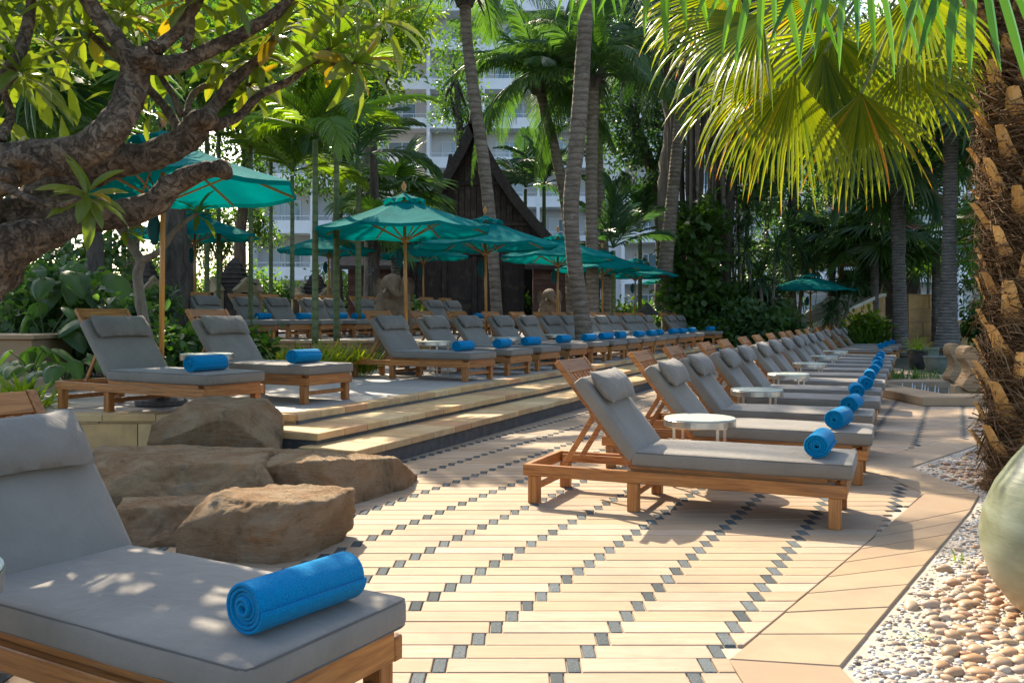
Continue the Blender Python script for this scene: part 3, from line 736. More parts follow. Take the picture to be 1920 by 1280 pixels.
# ================================================================ PARASOLS
def make_parasol():
    r = empty('parasol'); N = 8; RR = 1.38; zr, za = 2.20, 2.70
    def prof(t): return zr + (za - zr) * ((1 - t) ** 1.0 * 0.80 + 0.20 * (1 - t) ** 2.4)     # t 0 centre..1 rim
    V = []; F = []; rings = 9; seg = N * 4
    for i in range(rings + 1):
        t = 0.17 + 0.83 * i / rings
        for k in range(seg):
            a = 2 * math.pi * (k + 0.0) / seg + math.pi / 8; e = (k % 4) / 4
            chord = math.cos(math.pi / N) / math.cos(2 * math.pi / N * e - math.pi / N)
            sag = -0.040 * t * math.sin(math.pi * e)
            V.append((RR * t * chord * math.cos(a), RR * t * chord * math.sin(a), prof(t) + sag))
    for i in range(rings):
        for k in range(seg): k2 = (k + 1) % seg; F.append((i * seg + k, i * seg + k2, (i + 1) * seg + k2, (i + 1) * seg + k))
    # hem
    b0 = rings * seg; o = len(V)
    for k in range(seg): v = V[b0 + k]; V.append((v[0] * 0.995, v[1] * 0.995, v[2] - 0.045))
    for k in range(seg): k2 = (k + 1) % seg; F.append((b0 + k, b0 + k2, o + k2, o + k))
    c = link('canopy', mesh('canopy', V, F, MT['canopy'], False), r)
    V = []; F = []
    for i in range(5):
        t = 0.01 + 0.24 * i / 4
        for k in range(seg):
            a = 2 * math.pi * k / seg + math.pi / 8; e = (k % 4) / 4
            chord = math.cos(math.pi / N) / math.cos(2 * math.pi / N * e - math.pi / N); lift = 0.055 + 0.05 * math.sin(math.pi * e) * (i / 4) ** 2
            if e == 0 and i == 4: lift = 0.012
            V.append((RR * t * chord * math.cos(a), RR * t * chord * math.sin(a), prof(t) + lift))
    for i in range(4):
        for k in range(seg): k2 = (k + 1) % seg; F.append((i * seg + k, i * seg + k2, (i + 1) * seg + k2, (i + 1) * seg + k))
    link('vent', mesh('vent', V, F, MT['canopy'], False), c)
    link('pole', mesh('pole', *lathe([(0.026, 0.02), (0.026, 2.72)], 12), MT['pole'], True), r)
    link('finial', mesh('finial', *lathe([(0.012, 2.775), (0.03, 2.785), (0.018, 2.80), (0.042, 2.84), (0.030, 2.88), (0.012, 2.91), (0.002, 2.93)], 12), MT['pole'], True), r)
    link('hub', mesh('hub', *lathe([(0.03, 2.00), (0.055, 2.00), (0.055, 2.07), (0.03, 2.07)], 12), MT['pole']), r)
    link('top_hub', mesh('top_hub', *lathe([(0.03, 2.58), (0.05, 2.58), (0.05, 2.64), (0.03, 2.64)], 12), MT['pole']), r)
    link('base_plate', mesh('base_plate', *lathe([(0.24, 0.0), (0.25, 0.01), (0.25, 0.05), (0.20, 0.08), (0.045, 0.09), (0.04, 0.30), (0.027, 0.30)], 20), MT['riser']), r)
    rm = []
    for k in range(N):
        a = 2 * math.pi * k / N + math.pi / 8; c_, s_ = math.cos(a), math.sin(a)
        V, F = bar((0.05 * c_, 0.05 * s_, 2.615), (RR * 0.985 * c_, RR * 0.985 * s_, zr - 0.022), 0.018, 0.026, 0.002); rb = link('rib', mesh('rib', V, F, MT['pole']), r)
        q = 0.52; zz = 2.615 + (zr - 0.022 - 2.615) * (RR * q - 0.05) / (RR * 0.985 - 0.05) - 0.015
        V, F = bar((0.05 * c_, 0.05 * s_, 2.04), (RR * q * c_, RR * q * s_, zz), 0.014, 0.02, 0.002); link('strut', mesh('strut', V, F, MT['pole']), rb)
    m = MB(); m.add(*ptube([((-0.06, 0.02, 1.92), 0.015), ((-0.085, 0.02, 1.86), 0.05), ((-0.09, 0.02, 1.75), 0.062), ((-0.08, 0.02, 1.64), 0.035), ((-0.07, 0.02, 1.60), 0.01)], 4, seg=8, rough=0.3))
    link('closing_strap', m.me('closing_strap', MT['strap'], True), r)
    return r
pproto = make_parasol(); freeze_kids(pproto); pused = [False]
for px, Y, z, rz, lab in ((302, 9.07, TZ, 10, 'big teal parasol at the left, partly hidden behind the thick gnarled branches'), (763, 13.8, TZ, 4, 'teal parasol in front of the elephant statue, sunlight on its crown'),
        (912, 16.9, TZ, 14, 'teal parasol in front of the dark wooden house'), (1045, 20.6, TZ, 0, 'teal parasol with its canopy behind the ringed palm trunk'), (1130, 25.5, TZ, 8, 'teal parasol just past the ringed palm trunk, partly covered by its neighbours'),
        (1190, 29.5, TZ, 15, 'teal parasol second from the far end of the terrace row'), (1266, 36, TZ, 3, 'farthest teal parasol of the terrace row, in front of the vine-covered trunks'), (1519, 32.5, 0, 6, 'lone teal parasol past the patio row, by the curved sandstone wall'),
        (366, 19.3, UZ, 11, 'teal parasol on the upper terrace below the big left parasol'), (615, 24.2, UZ, 5, 'teal parasol between two slim green palm stems on the upper terrace'), (794, 26.5, UZ, 9, 'low teal parasol at the house front, seen below two nearer canopies')):
    o = pproto if not pused[0] else copy_tree(pproto); pused[0] = True
    o.location = (WX(px, Y), Y, z); o.rotation_euler = (R(random.uniform(-1, 1)), R(random.uniform(-1, 1)), R(rz)); tag(o, lab, 'parasol', 'teal parasols')
    if px == 1519: o.scale = (1.22, 1.22, 1.0)
# ================================================================ ROCKS, JAR
def rockmat():
    t = NT('weathered_sandstone_rock'); v = t.co((1, 1, 1)); f = t.noise(v, 2.2, 7, 0.65, 0.6)
    col = t.ramp(f, [(0.28, (0.13, 0.08, 0.045)), (0.42, (0.42, 0.25, 0.125)), (0.56, (0.54, 0.39, 0.235)), (0.72, (0.56, 0.25, 0.075))])
    st = t.noise(t.co((0.6, 0.6, 9)), 2.5, 6, 0.7, 1.5); col = t.mix(t.math('MULTIPLY', st, 0.35), col, (0.34, 0.21, 0.10))
    li = t.ramp(t.noise(v, 7, 5, 0.7), [(0.60, (0, 0, 0)), (0.66, (1, 1, 1))]); col = t.mix(t.math('MULTIPLY', li, 0.45), col, (0.36, 0.34, 0.29))
    mo = t.ramp(t.noise(v, 3.1, 5, 0.7, 1), [(0.56, (0, 0, 0)), (0.70, (1, 1, 1))]); col = t.mix(t.math('MULTIPLY', mo, 0.55), col, (0.07, 0.07, 0.03))
    vo = t.n('ShaderNodeTexVoronoi'); vo.feature = 'DISTANCE_TO_EDGE'; vo.inputs['Scale'].default_value = 3.0; t.l(v, vo.inputs['Vector'])
    h = t.math('ADD', t.noise(v, 9, 10, 0.75), t.math('MULTIPLY', t.noise(t.co((1, 1, 5)), 12, 7, 0.8), 0.7))
    return t.done(t.pbsdf(col, 0.9, t.bump(h, 1.0, 0.10), 0, 0.2))
MT['rock'] = rockmat()
def boulder(c, s, rz, seed, planes, label, facet=0.16, tilt=(0, 0)):
    """a rock cut by random planes out of a rounded block, then roughened"""
    bm = bmesh.new(); bmesh.ops.create_cube(bm, size=2)
    rd = random.Random(seed)
    def cut(n, d):
        n = Vector(n).normalized(); g = bmesh.ops.bisect_plane(bm, geom=bm.verts[:] + bm.edges[:] + bm.faces[:], plane_co=n * d, plane_no=n, clear_outer=True)
        ed = [e for e in g['geom_cut'] if isinstance(e, bmesh.types.BMEdge)]
        if ed: bmesh.ops.contextual_create(bm, geom=ed)
    for n, d in planes: cut(n, d)
    for _ in range(7):
        n = Vector((rd.uniform(-1, 1), rd.uniform(-1, 1), rd.uniform(-0.5, 0.8))); cut(n, rd.uniform(1.0, 1.22))
    bmesh.ops.scale(bm, vec=s, verts=bm.verts)
    bmesh.ops.triangulate(bm, faces=bm.faces)
    for _ in range(6):
        ed = [e for e in bm.edges if e.calc_length() > 0.03]
        if not ed: break
        bmesh.ops.subdivide_edges(bm, edges=ed, cuts=1); bmesh.ops.triangulate(bm, faces=bm.faces)
    for _ in range(1): bmesh.ops.smooth_vert(bm, verts=bm.verts, factor=0.4, use_axis_x=True, use_axis_y=True, use_axis_z=True)
    bm.normal_update(); o = Vector((seed * 1.7, seed, 0))
    for v in bm.verts:
        p = v.co + o
        cv = noise.voronoi(p * 3.4)[0]; d = 0.018 * noise.noise(p * 2.6) - 0.04 * max(0, 0.55 - (cv[1] - cv[0]) * 3) * max(0, noise.noise(p * 1.7) + 0.15) + 0.008 * (1 - abs(noise.noise(p * 7)) * 2) + 0.008 * noise.noise(p * 19) + 0.007 * noise.noise(p * 42)
        st = p.z * 17 + 1.6 * noise.noise(p * 2.2); strata = -0.016 * max(0, 1 - abs((st % 1) - 0.5) * 7)
        side = 1 - abs(v.normal.z)
        v.co += v.normal * (d + strata * side * max(0, noise.noise(p * 1.1) + 0.35))
    me = bpy.data.meshes.new('boulder'); bm.to_mesh(me); bm.free(); me.materials.append(MT['rock']); me.polygons.foreach_set('use_smooth', np.ones(len(me.polygons), dtype=bool))
    ob = link('boulder', me, None, c, (R(tilt[0]), R(tilt[1]), R(rz))); return tag(ob, label, 'boulder', 'boulders piled at the foot of the terrace')
boulder((-2.38, 7.38, 0.30), (0.48, 0.42, 0.245), 12, 3, [((0.9, -0.5, 0.45), 0.88), ((-0.9, 0.1, 0.6), 1.0), ((0.2, -1, -0.1), 0.82)], 'dark grey-brown boulder on top of the rock pile, below the terrace lounger', tilt=(4, 3))
boulder((-2.20, 6.12, 0.07), (0.76, 0.50, 0.24), 8, 8, [((0.2, -1, 0.5), 0.95), ((1, 0, 0.25), 0.9)], 'long mossy brown boulder lying behind the block-shaped one', tilt=(0, 2))
boulder((-1.36, 6.55, 0.05), (0.58, 0.66, 0.245), -6, 12, [((1, -0.5, 0.1), 0.80), ((0, 0.2, 1), 0.85), ((-0.4, -1, 0), 0.9)], 'broad flat-topped boulder against the foot of the steps', tilt=(-3, 3))
boulder((-1.34, 4.98, 0.09), (0.375, 0.32, 0.215), -9, 21, [((1, -0.15, -0.1), 0.90), ((1, -0.9, 0.1), 1.0), ((0, -0.06, 1), 0.90), ((-1, 0, .3), .95)], 'square-cut orange boulder nearest the blue foreground towel', tilt=(-4, 2))
boulder((-1.92, 5.28, 0.02), (0.34, 0.30, 0.16), 20, 30, [((0, -1, 0.6), 0.85)], 'low brown rock tucked beside the square-cut boulder')
boulder((-2.95, 6.55, 0.04), (0.36, 0.36, 0.22), 50, 33, [((0, 0.3, 1), 0.8)], 'brown boulder at the left of the pile behind the foreground lounger')
def jarmat():
    t = NT('celadon_glaze'); v = t.co((1, 1, 1)); f = t.noise(t.co((1, 1, 3)), 2.4, 6, 0.7, 0.6)
    col = t.ramp(f, [(0.25, (0.12, 0.115, 0.06)), (0.45, (0.185, 0.20, 0.12)), (0.7, (0.26, 0.285, 0.19))])
    sp = t.ramp(t.noise(v, 22, 4, 0.7), [(0.62, (0, 0, 0)), (0.70, (1, 1, 1))]); col = t.mix(t.math('MULTIPLY', sp, 0.5), col, (0.22, 0.13, 0.06))
    z = t.n('ShaderNodeSeparateXYZ'); t.l(t.tc.outputs['Object'], z.inputs[0])
    lo = t.ramp(t.math('ADD', z.outputs[2], t.math('MULTIPLY', t.noise(v, 5, 4), 0.25)), [(0.15, (1, 1, 1)), (0.42, (0, 0, 0))]); col = t.mix(t.math('MULTIPLY', lo, 0.65), col, (0.34, 0.20, 0.09))
    return t.done(t.pbsdf(col, 0.32, t.bump(t.noise(t.co((1, 1, 14)), 3, 4), 0.35, 0.006), 0, 0.5))
MT['jar'] = jarmat()
jr = empty('clay_jar', (2.36, 3.80, -0.02), 0, 'big pale green glazed jar standing in the pebbles at the right edge', 'jar')
link('jar_body', mesh('jar_body', *lathe([(0.13, 0.0), (0.17, 0.01), (0.24, 0.06), (0.315, 0.16), (0.355, 0.28), (0.362, 0.36), (0.345, 0.46), (0.30, 0.57), (0.235, 0.67), (0.165, 0.76), (0.125, 0.82), (0.11, 0.88)], 64), MT['jar'], True), jr)
link('jar_neck', mesh('jar_neck', *lathe([(0.108, 0.875), (0.112, 0.93), (0.135, 0.97), (0.155, 0.985), (0.160, 1.0), (0.150, 1.01), (0.125, 1.0), (0.10, 0.95), (0.09, 0.90)], 48), MT['jar'], True), jr)

# ================================================================ FOUNTAIN
MT['carved'] = simple('carved_sandstone', (0.26, 0.155, 0.075), (0.46, 0.31, 0.17), 3, 0.85, 6, 1.0, 0.03, rnd=False, sc=(1, 1, 9))
MT['water'] = NT('pool_water'); _t = MT['water']; MT['water'] = _t.done(_t.pbsdf((0.03, 0.05, 0.045), 0.06, _t.bump(_t.noise(_t.co(), 14, 3), 0.25, 0.02), 0, 0.5))
fo = G(1728, 761); X0, Y0 = fo.x, 12.6
ft = empty('water_feature', (X0, Y0, 0), 0, 'low square stone fountain basin with small water jets, right of the patio row', 'fountain')
m = MB(); m.add(*box(0, 3.0, 0, 0.55, 0, 0.13, 0.012)); m.obj('basin_edge', MT['slab'], ft)
m = MB(); m.add(*box(0, 0.55, 0.553, 3.2, 0, 0.13, 0.012)); m.obj('basin_edge', MT['slab'], ft)
m = MB(); m.add(*box(0.553, 3.0, 2.7, 3.2, 0, 0.15, 0.012)); m.obj('basin_edge', MT['slab'], ft)
m = MB(); m.add(*box(0.553, 3.0, 0.553, 2.69, 0.0, 0.045)); m.obj('water', MT['water'], ft)
m = MB(); m.add(*box(0.9, 3.0, 0.9, 1.08, 0.047, 0.22, 0.01)); m.obj('inner_step', MT['slab'], ft)
m = MB()
for k in range(9):
    x, y = 0.62 + 0.16 * (k % 3), 1.2 + 0.45 * (k // 3)
    m.add(*ptube([((x, y, 0.045), 0.010), ((x + .006, y, 0.11), 0.008), ((x + .01, y, 0.17), 0.003)], 3, seg=5))
MT['foam'] = simple('water_jet', (0.75, 0.78, 0.8), (0.85, 0.86, 0.86), 9, 0.3); m.obj('water_jets', MT['foam'], ft)
def scroll(x, y, h, w, th, label):
    """stone slab with an S-shaped front edge, curled at the top"""
    prof = [(-0.02, 0.0), (-0.12, 0.06), (-0.13, 0.16), (-0.03, 0.30), (0.03, 0.44), (-0.01, 0.60), (-0.10, 0.72), (-0.125, 0.84), (-0.08, 0.95), (0.02, 1.0), (0.14, 0.97), (0.20, 0.88)]
    back = [(0.30, 0.76), (0.46, 0.60), (0.66, 0.46), (0.85, 0.34), (1.0, 0.22), (1.05, 0.0)]
    P = catmull([(a, b) for a, b in prof + back], 5); n = len(P); V = []; F = []
    for yy, ins in ((-th / 2, 0.025), (-th / 2 + 0.03, 0), (th / 2 - 0.03, 0), (th / 2, 0.025)):
        c = np.mean(P, axis=0)
        for p in P: q = p + (c - p) * ins; V.append((q[0] * w, yy, q[1] * h))
    for r_ in range(3):
        for i in range(n): j = (i + 1) % n; F.append((r_ * n + i, (r_ + 1) * n + i, (r_ + 1) * n + j, r_ * n + j))
    F.append(tuple(range(n))); F.append(tuple(reversed([3 * n + i for i in range(n)])))
    me = mesh('carved_scroll_stone', V, F, MT['carved']); o = link('carved_scroll_stone', me, None, (x, y, 0.13), (0, 0, R(-6))); bm = bmesh.new(); bm.from_mesh(me); bmesh.ops.recalc_face_normals(bm, faces=bm.faces); bm.to_mesh(me); bm.free()
    for k in range(6):       # carved grooves stand as shallow ribs on the face
        pass
    return tag(o, label, 'garden sculpture', 'scroll-shaped stones at the fountain')
scroll(WX(1808, 13.6), 13.6, 0.68, 0.62, 0.34, 'front scroll-shaped carved stone standing at the fountain edge')
scroll(WX(1782, 15.4), 15.4, 0.66, 0.55, 0.34, 'rear scroll-shaped carved stone, half hidden behind the front one')

# ================================================================ LEFT PLANTER, RIGHT GARDEN WALLS
pl = empty('garden_planter', (-6.4, 10.95, TZ), 0, 'square beige stone planter box at the left edge behind the terrace', 'planter')
m = MB(); m.add(*box(-1.0, 0.6, 0, 1.0, 0, 0.60, 0.01)); m.obj('planter_box', MT['slab'], pl)
m = MB(); m.add(*box(-1.05, 0.66, -0.06, 1.06, 0.602, 0.66, 0.01)); m.obj('planter_rim', MT['slab'], pl)
cw = empty('curved_wall', (0, 0, 0), 0, 'curved sandstone wall with a pale rising coping behind the lone parasol', 'wall')
arc = []
for k in range(25):
    t = k / 24; px = 1478 + 182 * t; Y = 33.5 - 1.5 * math.sin(t * math.pi); top = 645 - 95 * min(1, t * 1.05) ** 0.8
    arc.append((WX(px, Y), Y, CAMH + (HOR - top) / FPX * Y))
V = []; F = []
for i, (x, y, z) in enumerate(arc): V += [(x, y, -0.05), (x, y, z - 0.12), (x, y + 0.4, z - 0.12), (x, y + 0.4, -0.05)]
for i in range(24):
    for a, b in ((0, 1), (1, 2), (2, 3)): F.append((i * 4 + a, (i + 1) * 4 + a, (i + 1) * 4 + b, i * 4 + b))
F += [(0, 1, 2, 3), (99, 98, 97, 96)]
link('wall_core', mesh('wall_core', V, F, MT['wallblock']), cw)
for i in range(24):
    (x0, y0, z0), (x1, y1, z1) = arc[i], arc[i + 1]; z = -0.02; r = 0
    while z < min(z0, z1) - 0.14:
        h = min(0.34, min(z0, z1) - 0.12 - z)
        if i % 2 == r % 2 and i + 2 < 25: 
            x2, y2, _ = arc[i + 2]; Q = [(x0 + .025, y0), (x2 - .025, y2)]
            link('stone', mesh('stone', *prism([(Q[0][0], Q[0][1] - 0.03), (Q[1][0], Q[1][1] - 0.03), (Q[1][0], Q[1][1] + 0.05), (Q[0][0], Q[0][1] + 0.05)], z + 0.02, z + h - 0.02, 0.01), MT['wallblock']), cw)
        z += 0.34; r += 1
MT['plaster'] = simple('cream_plaster', (0.52, 0.48, 0.38), (0.66, 0.62, 0.50), 3, 0.85, 30, 0.3, 0.005, rnd=False)
MT['paleplaster'] = simple('pale_wall_plaster', (0.44, 0.45, 0.38), (0.56, 0.56, 0.47), 2, 0.85, 30, 0.3, 0.005, rnd=False)
V = []; F = []
for x, y, z in arc: V += [(x, y - 0.1, z - 0.12), (x, y - 0.1, z), (x, y + 0.5, z), (x, y + 0.5, z - 0.12)]
for i in range(24):
    for a in range(4): b = (a + 1) % 4; F.append((i * 4 + a, (i + 1) * 4 + a, (i + 1) * 4 + b, i * 4 + b))
F += [(0, 1, 2, 3), (99, 98, 97, 96)]
link('wall_coping', mesh('wall_coping', V, F, MT['plaster']), cw)
pw = empty('pale_stair_wall', (0, 0, 0), 0, 'pale slanting plastered wall seen below the lone parasol', 'wall')
V = [W(1455, 648, 35), W(1600, 648, 35), W(1620, 548, 35), W(1560, 556, 35), W(1500, 596, 35)]; m = MB()
a = [tuple(v) for v in V]; b = [(v.x, v.y + 0.4, v.z) for v in V]; m.add(a + b, [(0, 1, 2, 3, 4), (9, 8, 7, 6, 5)] + [(i, i + 5, (i + 1) % 5 + 5, (i + 1) % 5) for i in range(5)]); m.obj('wall_slab', MT['paleplaster'], pw)
def block_wall(px0, px1, Y, ztop, label, L=1.0, hc=0.45, lowz=-0.02):
    x0, x1 = WX(px0, Y), WX(px1, Y); r = empty('block_wall', (0, 0, 0), 0, label, 'wall', 'sandstone garden walls at the right')
    m = MB(); m.add(*box(x0, x1, Y, Y + 0.5, lowz - 0.03, ztop - 0.02)); m.obj('wall_core', MT['wallblock'], r)
    wall_courses(r, (x0, Y), (x1, Y), lowz, ztop, hc, L, 0.022)
    return r
block_wall(1640, 1742, 31, 0.32, 'low sandstone wall behind the ringed grey trunk', 1.1, 0.3)
rw = block_wall(1702, 1772, 33.5, 2.05, 'tall sandstone wall with a rounded top between two grey trunks', 1.2, 0.5)
block_wall(1780, 1850, 32, 1.1, 'dim sandstone wall by the bare twigs right of the grey trunks', 1.2, 0.4)
block_wall(1540, 1640, 30.5, 0.45, 'low brown wall under the ferny shrub near the lone parasol', 1.1, 0.3)
# rough cream rock column by the fern
boulder(tuple(W(1658, 650, 30)), (0.32, 0.3, 0.9), 0, 44, [], 'upright tan rock beside the ferny shrub')['group'] = 'garden rocks'
# pots
MT['darkpot'] = simple('dark_glazed_pot', (0.02, 0.02, 0.02), (0.05, 0.05, 0.045), 8, 0.35)
MT['greenpot'] = simple('green_grey_pot', (0.10, 0.13, 0.11), (0.18, 0.20, 0.16), 8, 0.45)
def pot(px, Y, rr, h, mt, label, name='plant_pot'):
    r = empty(name, (WX(px, Y), Y, 0), 0, label, 'plant pot', 'pots beside the grey trunks')
    link('pot_body', mesh('pot_body', *lathe([(rr * 0.6, 0), (rr * 0.75, 0.02), (rr, h * 0.7), (rr * 1.02, h * 0.92), (rr * 1.08, h * 0.94), (rr * 1.08, h), (rr * 0.95, h), (rr * 0.9, h * 0.9)], 24), MT[mt], True), r)
    link('pot_soil', mesh('pot_soil', *lathe([(0.01, h * 0.86), (rr * 0.92, h * 0.86), (rr * 0.92, h * 0.89), (0.01, h * 0.9)], 16), MT['soil']), r); return r
POTS = [pot(1720, 21, 0.22, 0.46, 'darkpot', 'dark round pot with a bright fern, between the two grey trunks'), pot(1757, 20, 0.27, 0.36, 'greenpot', 'wide green-grey pot right of the dark one'), pot(1744, 22.5, 0.2, 0.45, 'greenpot', 'taller green-grey pot behind the dark round pot')]
# ================================================================ SHRINES, STATUES
MT['shrinedark'] = simple('blackened_stone', (0.035, 0.028, 0.024), (0.10, 0.08, 0.065), 3, 0.9, 12, 0.8, 0.05, rnd=False)
MT['shrinepale'] = simple('ochre_stone', (0.22, 0.16, 0.09), (0.40, 0.31, 0.18), 3, 0.85, 14, 0.6, 0.03, rnd=False)
def shrine(px, Y, hpx0, hpx1, wpx, label):
    s = wpx / FPX * Y; z0 = UZ; H = (hpx1 - hpx0) / FPX * Y
    r = empty('stone_shrine', (WX(px, Y), Y, z0), R(0), label, 'stone shrine', 'small stone shrines behind the upper terrace')
    def sq(w0, w1, za, zb):
        V = [(sx * w / 2, sy * w / 2, z) for w, z in ((w0, za), (w1, zb)) for sx, sy in ((-1, -1), (1, -1), (1, 1), (-1, 1))]
        return V, [(3, 2, 1, 0), (4, 5, 6, 7)] + [(i, (i + 1) % 4, (i + 1) % 4 + 4, i + 4) for i in range(4)]
    b = MB(); z = 0
    for k in range(7): w = s * (1.15 - 0.055 * k - (0.05 if k % 2 else 0)); b.add(*sq(w, w * 0.985, z, z + H * 0.045)); z += H * 0.045 + 0.001
    b.obj('stepped_base', MT['shrinedark'], r)
    zb = z; c = MB(); c.add(*sq(s * 0.62, s * 0.60, zb, zb + H * 0.34)); c.obj('cell', MT['shrinedark'], r)
    for k in range(4):          # four porches with pediments; two are seen
        a = math.pi / 2 * k + math.pi / 4; M = Matrix.Rotation(a, 4, 'Z')
        d = MB(); w = s * 0.30; y1 = -s * 0.46
        for sx in (-1, 1): V, F = box(sx * w / 2 - s * 0.035, sx * w / 2 + s * 0.035, y1, -s * 0.30, zb, zb + H * 0.25, 0.01); d.add(xf(V, M), F)
        V, F = box(-w / 2 - s * 0.05, w / 2 + s * 0.05, y1 - 0.02, -s * 0.30, zb + H * 0.252, zb + H * 0.28, 0.01); d.add(xf(V, M), F)
        P = [(-w * 0.75, zb + H * 0.282), (w * 0.75, zb + H * 0.282), (w * 0.55, zb + H * 0.33), (w * 0.2, zb + H * 0.42), (0, zb + H * 0.47), (-w * 0.2, zb + H * 0.42), (-w * 0.55, zb + H * 0.33)]
        V = [(x, y1, z_) for x, z_ in P] + [(x, -s * 0.30, z_) for x, z_ in P]; n = len(P); d.add(xf(V, M), [tuple(range(n)), tuple(reversed(range(n, 2 * n)))] + [(i, i + n, (i + 1) % n + n, (i + 1) % n) for i in range(n)])
        d.obj('porch', MT['shrinepale'], r)
        e = MB(); V, F = box(-w * 0.28, w * 0.28, -s * 0.335, -s * 0.29, zb, zb + H * 0.2, 0); e.add(xf(V, M), F); e.obj('niche', MT['shrinedark'], r)
    t_ = MB(); z = zb + H * 0.34; w = s * 0.66
    for k in range(5): t_.add(*sq(w, w * 0.86, z, z + H * 0.055)); t_.add(*sq(w * 1.06, w * 1.0, z + H * 0.056, z + H * 0.068)); z += H * 0.07; w *= 0.78
    t_.add(*sq(w, w * 0.2, z, z + H * 0.08)); t_.obj('tiered_tower', MT['shrinedark'], r)
shrine(440, 27, 430, 557, 105, 'dark stone shrine with ochre niches left of the slim green stems')
shrine(592, 30, 462, 562, 92, 'smaller stone shrine behind the slim green palm stems')
shrine(272, 25, 430, 565, 92, 'stone shrine in the shade behind the orange parasol pole')
MT['elephant'] = simple('carved_brown_stone', (0.11, 0.07, 0.042), (0.25, 0.165, 0.095), 5, 0.8, 14, 0.6, 0.03, rnd=False)
def elephant(px, Y, z0, Hpx, label, flip=1):
    """rearing stone elephant, trunk raised"""
    H = Hpx / FPX * Y; r = empty('elephant_statue', (WX(px, Y), Y, z0), 0, label, 'elephant statue', 'stone elephant statues'); k = H / 2.0
    me = bpy.data.meshes.new('elephant_body'); me.from_pydata([(0, 0, 1.0), (0, 0.05, 1.35), (0.0, 0.0, 1.62), (-0.05 * flip, -0.18, 1.68),
        (-0.22, 0, 0.75), (-0.26, -0.02, 0.4), (-0.26, -0.04, 0.05), (0.22, 0, 0.75), (0.26, -0.02, 0.4), (0.26, -0.04, 0.05),
        (-0.25, -0.18, 1.28), (-0.27, -0.28, 0.98), (-0.26, -0.26, 0.7), (0.25, -0.18, 1.28), (0.27, -0.28, 0.98), (0.26, -0.26, 0.7),
        (0.05, -0.40, 1.55), (0.14, -0.46, 1.35), (0.24, -0.44, 1.38), (0.29, -0.42, 1.60), (0.30, -0.40, 1.78)],
        [(0, 1), (1, 2), (2, 3), (0, 4), (4, 5), (5, 6), (0, 7), (7, 8), (8, 9), (1, 10), (10, 11), (11, 12), (1, 13), (13, 14), (14, 15), (3, 16), (16, 17), (17, 18), (18, 19), (19, 20)], [])
    ob = link('body', me, r, sc=k); me.materials.append(MT['elephant'])
    sk = ob.modifiers.new('skin', 'SKIN'); sv = me.skin_vertices[0].data
    for i, q in enumerate([.40, .40, .29, .24, .22, .17, .19, .22, .17, .19, .15, .12, .13, .15, .12, .13, .13, .10, .085, .075, .06]): sv[i].radius = (q, q)
    sv[0].use_root = True
    ss = ob.modifiers.new('sub', 'SUBSURF'); ss.levels = ss.render_levels = 2
    for sx in (-1, 1):
        V = []; F = []; n = 12
        for side in (0.02, -0.02):
            V.append((sx * 0.30, -0.02 + side, 1.62))
            for i in range(n): a = 2 * math.pi * i / n; V.append((sx * (0.34 + 0.11 * math.cos(a)), 0.02 + side + 0.05 * math.cos(a) + 0.02 * math.sin(3 * a), 1.56 + 0.24 * math.sin(a) * (1.2 if math.sin(a) < 0 else 0.9)))
        for s in (0, n + 1):
            for i in range(n): F.append((s, s + 1 + i, s + 1 + (i + 1) % n))
        for i in range(n): F.append((1 + i, n + 2 + i, n + 2 + (i + 1) % n, 1 + (i + 1) % n))
        link('ear', mesh('ear', np.array(V) * k, F, MT['elephant'], True), r)
        m = MB(); m.add(*ptube([((sx * 0.12 * k, -0.36 * k, 1.50 * k), 0.03 * k), ((sx * 0.16 * k, -0.50 * k, 1.42 * k), 0.024 * k), ((sx * 0.18 * k, -0.60 * k, 1.48 * k), 0.008 * k)], 4, seg=8)); m.obj('tusk', MT['shrinepale'], r, smooth=True)
    m = MB(); m.add(*box(-0.5 * k, 0.5 * k, -0.35 * k, 0.4 * k, -0.12, 0.10 * k, 0.02)); m.obj('plinth', MT['elephant'], r)
elephant(738, 17.0, 0.45, 172, 'tall carved stone elephant rearing with raised trunk, behind the first terrace loungers')
elephant(1031, 23.0, 0.62, 105, 'small stone elephant statue by the red-brown wall beyond the parasols')

# ================================================================ DARK WOODEN HOUSE
MT['dark'] = simple('unlit_room', (0.012, 0.010, 0.009), (0.02, 0.017, 0.015), 3, 0.6)  # interior shade put into the back wall's near-black colour
MT['shingle'] = simple('dark_roof_shingles', (0.030, 0.022, 0.018), (0.07, 0.052, 0.042), 10, 0.8, 30, 0.6, 0.02, rnd=False)
HY = 33.0; hx = WX(888, HY)
hs = empty('wooden_house', (hx, HY, TZ), 0, 'dark Thai-style wooden house with a tall steep gable behind the parasols', 'house')
def zz(py): return CAMH + (HOR - py) / FPX * HY - TZ
za, ze = zz(232), zz(452); hw = 2.85
def slope(t): return (hw * (t ** 0.80 if t < 1 else 1), za + (ze - za) * t)       # steep at the top, flaring at the eaves
def gslope(t): return (0.15 + (hw) * (0.55 * t + 0.45 * t * t), za + (ze - za) * t)
m = MB(); P = [gslope(k / 12) for k in range(13)]
V = [(0, 0.12, za)] + [(x - 0.1, 0.12, z) for x, z in P] ; poly = [(-(x - 0.1), 0.12, z) for x, z in reversed(P)] + [(x - 0.1, 0.12, z) for x, z in P]
m.add(poly + [(x, 0.25, z) for x, _, z in poly], [tuple(range(len(poly))), tuple(reversed(range(len(poly), 2 * len(poly))))]); m.obj('gable', MT['darkwood'], hs)
